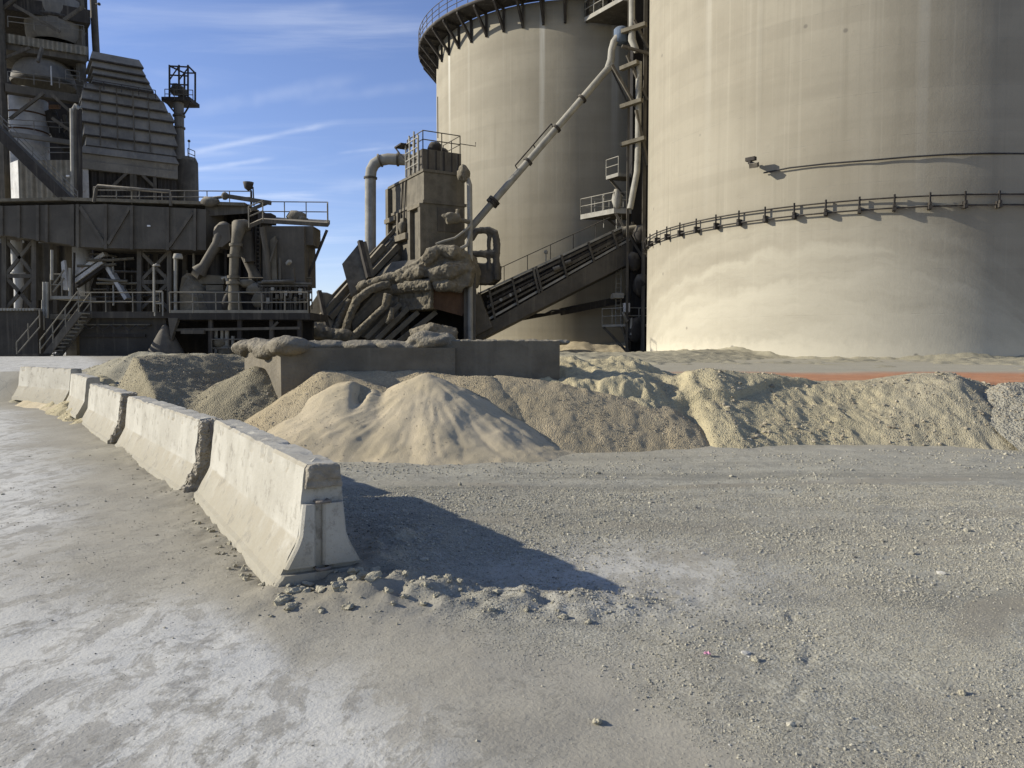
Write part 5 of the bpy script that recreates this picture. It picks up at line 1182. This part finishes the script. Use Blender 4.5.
# ------------------------------------------------------------------ preheater tower and hood, far left
def Tz(px, py, Y_): return at(px, py, Y_)
def preheater():
    rt = root('preheater_tower', at(40, 345, 90)[:], 'tall open steel preheater tower rising at the far left', 'tower')
    for px, w_, Y_ in ((-12, 1.0, 88), (4, .8, 86), (8, .45, 87), (85, .8, 92), (80, .45, 97), (20, .5, 99)):
        k = MB(); p = at(px, 200, Y_); k.beam((p.x, Y_, 1), (p.x, Y_, 62), w_); k.build('column', M['steel'], rt)
    for (a, b, th, dp, m, ya, yb) in (((-20, 29), (88, 49), 1.0, 8, 'tanclad', 86, 91), ((-20, 38), (87, 56), .8, 7, 'steel', 86.3, 91.2), ((5, 83), (80, 92), .9, 1.2, 'panel', 86, 90), ((8, 131), (75, 136), .5, .6, 'hood', 86, 90), ((-20, -10), (90, 4), 1.6, 9, 'dark', 86, 91)):
        k = MB(); A_, B_ = at(*a, ya), at(*b, yb); B_.z = A_.z if abs(A_.z-B_.z) < 3 else B_.z
        k.prism([A_, B_, B_-V(0, 0, th), A_-V(0, 0, th)], (-.62*dp, dp*.8, 0)); k.build('floor_beam', M[m], rt)
    for a, b in (((10, 119), (44, 93)), ((50, 93), (74, 115)), ((0, 60), (30, 48)), ((-5, 14), (40, -20)), ((38, 62), (42, 48)), ((14, 5), (60, 32)), ((52, 118), (72, 132)), ((64, 20), (84, 6))):
        k = MB(); k.beam(at(*a, 86.8), at(*b, 87.5), .28, .32); k.build('brace', M['steel'], rt)
    MB().pbox(-30, -40, 84, 60, 101, .5).build('shade_screen', M['shade'], rt)  # dark sheets added behind the frame, their colour stands for shaded voids
    MB().pbox(-30, 60, 84, 205, 101, .5).build('shade_screen', M['shade'], rt)
    for aa, bb in (((45, 158, 87), (72, 158, 88)), ((66, 80, 89), (80, 82, 90))): k = MB(); k.rail([at(*aa), at(*bb)], 1.2, 2, .06); k.build('handrail', M['hood'], rt)
    for i in range(10): k = MB(); k.beam(at(52+i*2.5, 110+(i*13) % 30, 92), at(56+i*2.5, 125+(i*7) % 28, 92), .35); k.build('inner_strut', M['steel'], rt)
    for i in range(6): k = MB(); k.beam(at(70+i*2, 58+(i*5) % 18, 93), at(72+i*2, 78, 93), .35); k.build('inner_strut', M['steel'], rt)
    k = MB(); k.tube([at(50, 112, 91), at(58, 135, 91), at(70, 150, 92)], .7, 10); k.build('inner_duct', M['dark'], rt)
    rg = random.Random(12)
    for i in range(26):
        a = (rg.uniform(2, 80), rg.uniform(-5, 165)); L_ = rg.uniform(10, 26); an = rg.choice([0, 0, 90, 90, 45, -45]); b = (a[0]+L_*math.cos(R(an)), a[1]+L_*math.sin(R(an)))
        if b[0] > 84: continue
        Y_ = rg.uniform(94, 99); k = MB(); k.beam(at(*a, Y_), at(*b, Y_), rg.uniform(.15, .4)); k.build('inner_strut', M[rg.choice(['steel', 'hood', 'dark', 'rust', 'palegrey'])], rt)
    for y_ in (27, 82, 130): k = MB(); k.rail([at(8, y_, 86.2), at(84, y_+9 if y_ < 100 else y_+4, 90.5)], 1.2, 2.2, .05); k.build('handrail', M['hood'], rt)
    r2 = root('cyclone_vessel', at(54, 40, 91)[:], 'broad steel drum on the top floor of the preheater tower', 'vessel', 'vessels in the preheater tower')
    c = at(55, 23, 92); k = MB(); k.lathe([(2.6, -2.6), (3.05, -2.0), (3.3, .9), (3.3, 2.2), (3.0, 2.4)], c, 32); k.build('shell', M['hood'], r2)
    k = MB(); k.lathe([(3.25, -.35), (3.38, -.3), (3.38, 0), (3.25, .05)], c, 32); k.build('band', M['dark'], r2)
    r2 = root('cyclone_vessel', at(40, 85, 91)[:], 'domed grey vessel on the middle floor of the preheater tower', 'vessel', 'vessels in the preheater tower')
    c = at(44, 84, 92); k = MB(); k.lathe([(3.4*math.cos(t), 3.4*math.sin(t)) for t in np.linspace(0, math.pi/2-.01, 12)], c, 32); k.build('dome', M['hood'], r2)
    k = MB(); k.lathe([(3.4, -.3), (3.5, 0), (3.4, .1)], c, 32); k.build('rim', M['steel'], r2)
    k = MB(); p = at(51, 66, 88.5); k.tube([p, p-V(0, 0, 2.2)], .09, 6); k.build('vent_pipe', M['pale'], r2)
    r2 = root('cyclone_vessel', at(28, 160, 90)[:], 'pale stained cylinder with rusty bands low in the preheater tower', 'vessel', 'vessels in the preheater tower')
    c = at(28, 155, 90.5); k = MB(); k.lathe([(2.25, -3), (2.25, 6.6), (1.6, 7.5), (.8, 7.9), (.01, 8)], c, 28); k.build('shell', M['pale'], r2)
    for z in (4.6, 2.6, 6.5): k = MB(); k.lathe([(2.28, z-.1), (2.34, z), (2.28, z+.1)], c, 28); k.build('band', M['rust'], r2)
    # shed
    r2 = root('corrugated_shed', at(45, 205, 82)[:], 'tan corrugated shed at the foot of the preheater tower', 'shed')
    k = MB(); A_, B_ = at(18, 160, 82), at(74, 160, 84); lo = at(18, 210, 82).z-6
    k.prism([A_, B_, V(B_.x, B_.y, lo), V(A_.x, A_.y, lo)], (-3.9, 6, 0)); k.build('wall', M['tanclad'], r2)
    C_ = at(10, 163, 85); k = MB(); k.prism([A_+V(-.02, 0, 0), C_, V(C_.x, C_.y, lo), V(A_.x-.02, A_.y, lo)], (.3, .6, 0)); k.build('end_wall', M['pale'], r2)
    k = MB(); k.pbox(66, 175, 69, 176.5, 82.6, .3); k.build('wall_lamp', M['white'], r2)
    r2 = root('sloping_conveyor', at(40, 170, 79)[:], 'dark sloping conveyor bridge descending in front of the tan shed', 'conveyor')
    a, b = at(-12, 121, 78), at(78, 209, 78); k = MB(); k.beam(a, b, 1.0, 1.0); k.build('box_girder', M['dark'], r2)
    k = MB(); o = V(0, 0, .7); k.rail([a+o, b+o], 1.1, 2.2, .05); k.build('handrail', M['hood'], r2)
    r2 = root('pipe_rack', at(75, 205, 83)[:], 'pair of tall pale pipes between shed and hood', 'pipes')
    for px, m in ((72.5, 'palegrey'), (76, 'steel'), (79, 'dark')):
        k = MB(); k.tube([at(px, 109, 83), at(px+1, 206, 83)], .28, 8); k.build('pipe', M[m], r2)
    k = MB(); k.tube([at(73, 112, 83), at(76, 106, 83), at(80, 110, 83)], .3, 8); k.build('bend', M['palegrey'], r2)
    r2 = root('flue_pipe', at(94, 55, 95)[:], 'tall thin grey flue rising out of the top of the picture behind the hood', 'flue')
    k = MB(); p0 = at(97, 52, 95); k.tube([p0+V(0, 0, -4), at(90, -60, 95)], .42, 10); k.build('tube', M['panel'], r2)
    k = MB(); p = at(99, 4, 94); k.blob(p, .22, .1, 1, 1, 1); k.tube([p, at(93, 4, 95)], .06, 6); k.build('lamp', M['dark'], r2)
preheater()
def hood():
    a0 = R(33); ex = V(math.cos(a0), math.sin(a0), 0); ey = V(-math.sin(a0), math.cos(a0), 0)
    c0 = V((82-512)/F*86/1.017, 86, 0)
    rt = root('stepped_hood', c0[:], 'big stepped hood of overlapping grey plates beside the preheater tower', 'hood')
    def along(px, py=100):      # distance along the front at which a picture column is met
        k = (px-512)/F/(math.cos(PITCH)-(py-384)/F*math.sin(PITCH)); return (k*c0.y-c0.x)/(ex.x-k*ex.y)
    def hz(px, py):
        p = c0+ex*along(px, py); return at(px, py, p.y).z
    def L(x, y, z): return c0+ex*x+ey*y+V(0, 0, z)
    # plate rows: left, right columns, upper-left y, lower-left y
    rows = [(90, 141, 50, 58.5), (91, 143, 58, 66.5), (92, 147, 66, 73.5), (92, 151, 73, 82), (83, 158, 81, 88), (81, 165, 87, 98.5), (80, 172, 98, 108), (81, 174, 107, 121), (83, 175, 120, 134), (85, 174, 133, 145)]
    for i, (xa, xb, ya, yb) in enumerate(rows):
        u0, u1 = along(xa, ya), along(xb, ya); z1, z0 = hz(xa, ya), hz(xa, yb); bt = .22
        k = MB(); pr = [(u0-.0, 0-bt, z0), (u1+bt, -bt, z0), (u1+bt, 6, z0), (u0-bt, 6, z0), (u0+bt, .25, z1), (u1-.2, .25, z1), (u1-.2, 6, z1), (u0+bt, 6, z1)]
        k.hexa([L(*p) for p in pr]); k.build('plate', M['hood'], rt)
        k = MB(); k.beam(L(u0, -bt+.1, z0-.06), L(u1+bt, -bt+.1, z0-.06), .3, .14); k.build('lip', M['dark'], rt)
    for fr in (.2, .42, .64, .85):
        k = MB(); u_ = along(83, 100)+(along(160, 100)-along(83, 100))*fr; k.beam(L(u_, -.26, hz(86, 144)), L(u_+.35*(.5-fr), -.22, hz(86, 84)), .1, .1); k.build('stiffener', M['steel'], rt)
    k = MB(); k.rail([L(along(86), -.5, hz(86, 88)), L(along(155), -.5, hz(86, 88))], .9, 2, .05); k.build('handrail', M['dark'], rt)
    u0, u1 = along(78), along(177); z1, z0 = hz(80, 145), hz(80, 153)
    k = MB(); k.hexa([L(u0, -.5, z0), L(u1, -.5, z0), L(u1, 6.4, z0), L(u0, 6.4, z0), L(u0+.4, -.2, z1), L(u1-.4, -.2, z1), L(u1-.4, 6, z1), L(u0+.4, 6, z1)]); k.build('collar', M['hood'], rt)
    for ya, yb in ((153.3, 160), (160.3, 168)):
        z1, z0 = hz(80, ya), hz(80, yb); u0, u1 = along(80), along(176)
        k = MB(); k.hexa([L(u0, 0, z0), L(u1, 0, z0), L(u1, 6, z0), L(u0, 6, z0), L(u0, -.15, z1), L(u1, -.15, z1), L(u1, 6, z1), L(u0, 6, z1)]); k.build('skirt_plate', M['hood'], rt)
    z1, z0 = hz(80, 168), hz(80, 225); k = MB(); u0, u1 = along(87), along(176)
    k.hexa([L(u0, .6, z0), L(u1, .6, z0), L(u1, 6, z0), L(u0, 6, z0), L(u0, .6, z1), L(u1, .6, z1), L(u1, 6, z1), L(u0, 6, z1)]); k.build('base_wall', M['claddark'], rt)
    k = MB(); u0, u1 = along(80), along(86.5); k.hexa([L(u0, .2, z0), L(u1, .2, z0), L(u1, 6, z0), L(u0, 6, z0), L(u0, .2, z1), L(u1, .2, z1), L(u1, 6, z1), L(u0, 6, z1)]); k.build('lit_corner', M['pale'], rt)  # pale colour paints the sunlit left side of the base
    for px in (130, 133, 153):
        k = MB(); k.beam(L(along(px), .2, z0), L(along(px), .2, hz(80, 150)), .3); k.build('column', M['steel'], rt)
    for pa, ya, pb, yb in ((110, 186, 130, 168), (134, 168, 152, 186)):
        k = MB(); k.beam(L(along(pa), .2, hz(pa, ya)), L(along(pb), .2, hz(pb, yb)), .3); k.build('brace', M['steel'], rt)
    r2 = root('round_bunker', at(185, 203, 90)[:], 'dark round bunker with a small rail at the right end of the hood', 'bunker')
    c = at(186, 205, 96); k = MB(); zt = at(186, 158, 96).z-c.z; k.lathe([(1.55, -6), (1.55, zt-.6), (1.3, zt), (.01, zt+.1)], c, 24); k.build('shell', M['panel'], r2)
    k = MB(); k.rail([at(188, 158, 95), at(195, 161, 95)], 1.2, 1, .05); k.tube([at(189, 142, 95), at(189, 158, 95)], .05, 6); k.blob(at(189, 141, 95), .2, .1, 1, 1, 1); k.build('handrail', M['steel'], r2)
    r2 = root('vent_stack', at(179, 155, 95)[:], 'slim vent stack with a railed cage platform right of the hood', 'stack')
    k = MB(); k.tube([at(179, 160, 95), at(179.5, 130, 95), at(178.5, 103, 95)], [.72, .55, .62], 14); k.build('stack', M['hood'], r2)
    for y in (128, 116): k = MB(); k.tube([at(179, y, 95)-V(0, 0, .1), at(179, y, 95)+V(0, 0, .1)], .75, 14); k.build('flange', M['steel'], r2)
    k = MB(); p = at(165, 99, 95); q = at(193, 103, 95); k.box((p.x, 94, q.z), (q.x, 97, q.z+.45)); k.build('platform', M['dark'], r2)
    k = MB(); k.beam(at(191, 103, 94.2), at(183, 116, 95), .15); k.beam(at(167, 103, 94.2), at(176, 114, 95), .15); k.build('knee_brace', M['dark'], r2)
    k = MB(); k.rail([at(165, 99, 94), at(193, 100, 94)], 1.2, 1, .05); k.build('handrail', M['steel'], r2)
    k = MB()
    for px, dy in ((169.5, 0), (188, 0), (176, 2.4), (187, 2.4), (179, 0)): k.beam(at(px, 97, 94.3)+V(0, dy, 0), at(px, 65, 94.3)+V(0, dy, 0), .18)
    for y in (66, 75, 84): k.beam(at(169.5, y, 94.3), at(188, y+1, 94.3), .15)
    k.beam(at(176, 66, 94.3)+V(0, 2.4, 0), at(187, 66, 94.3)+V(0, 2.4, 0), .15); k.beam(at(188, 66, 94.3), at(187, 66, 94.3)+V(0, 2.4, 0), .15); k.beam(at(169.5, 66, 94.3), at(176, 66, 94.3)+V(0, 2.4, 0), .15)
    k.beam(at(169.5, 80, 94.3), at(179, 66, 94.3), .12); k.beam(at(179, 80, 94.3), at(188, 68, 94.3), .12); k.build('cage', M['dark'], r2)
    k = MB(); k.blob(at(177, 90, 95.2), (.9, .6, .8), .35, 1.6, 3, 2); k.blob(at(183, 93, 95.2), (.6, .5, .6), .35, 1.6, 4, 2); k.build('fan_unit', M['steel'], r2)
hood()
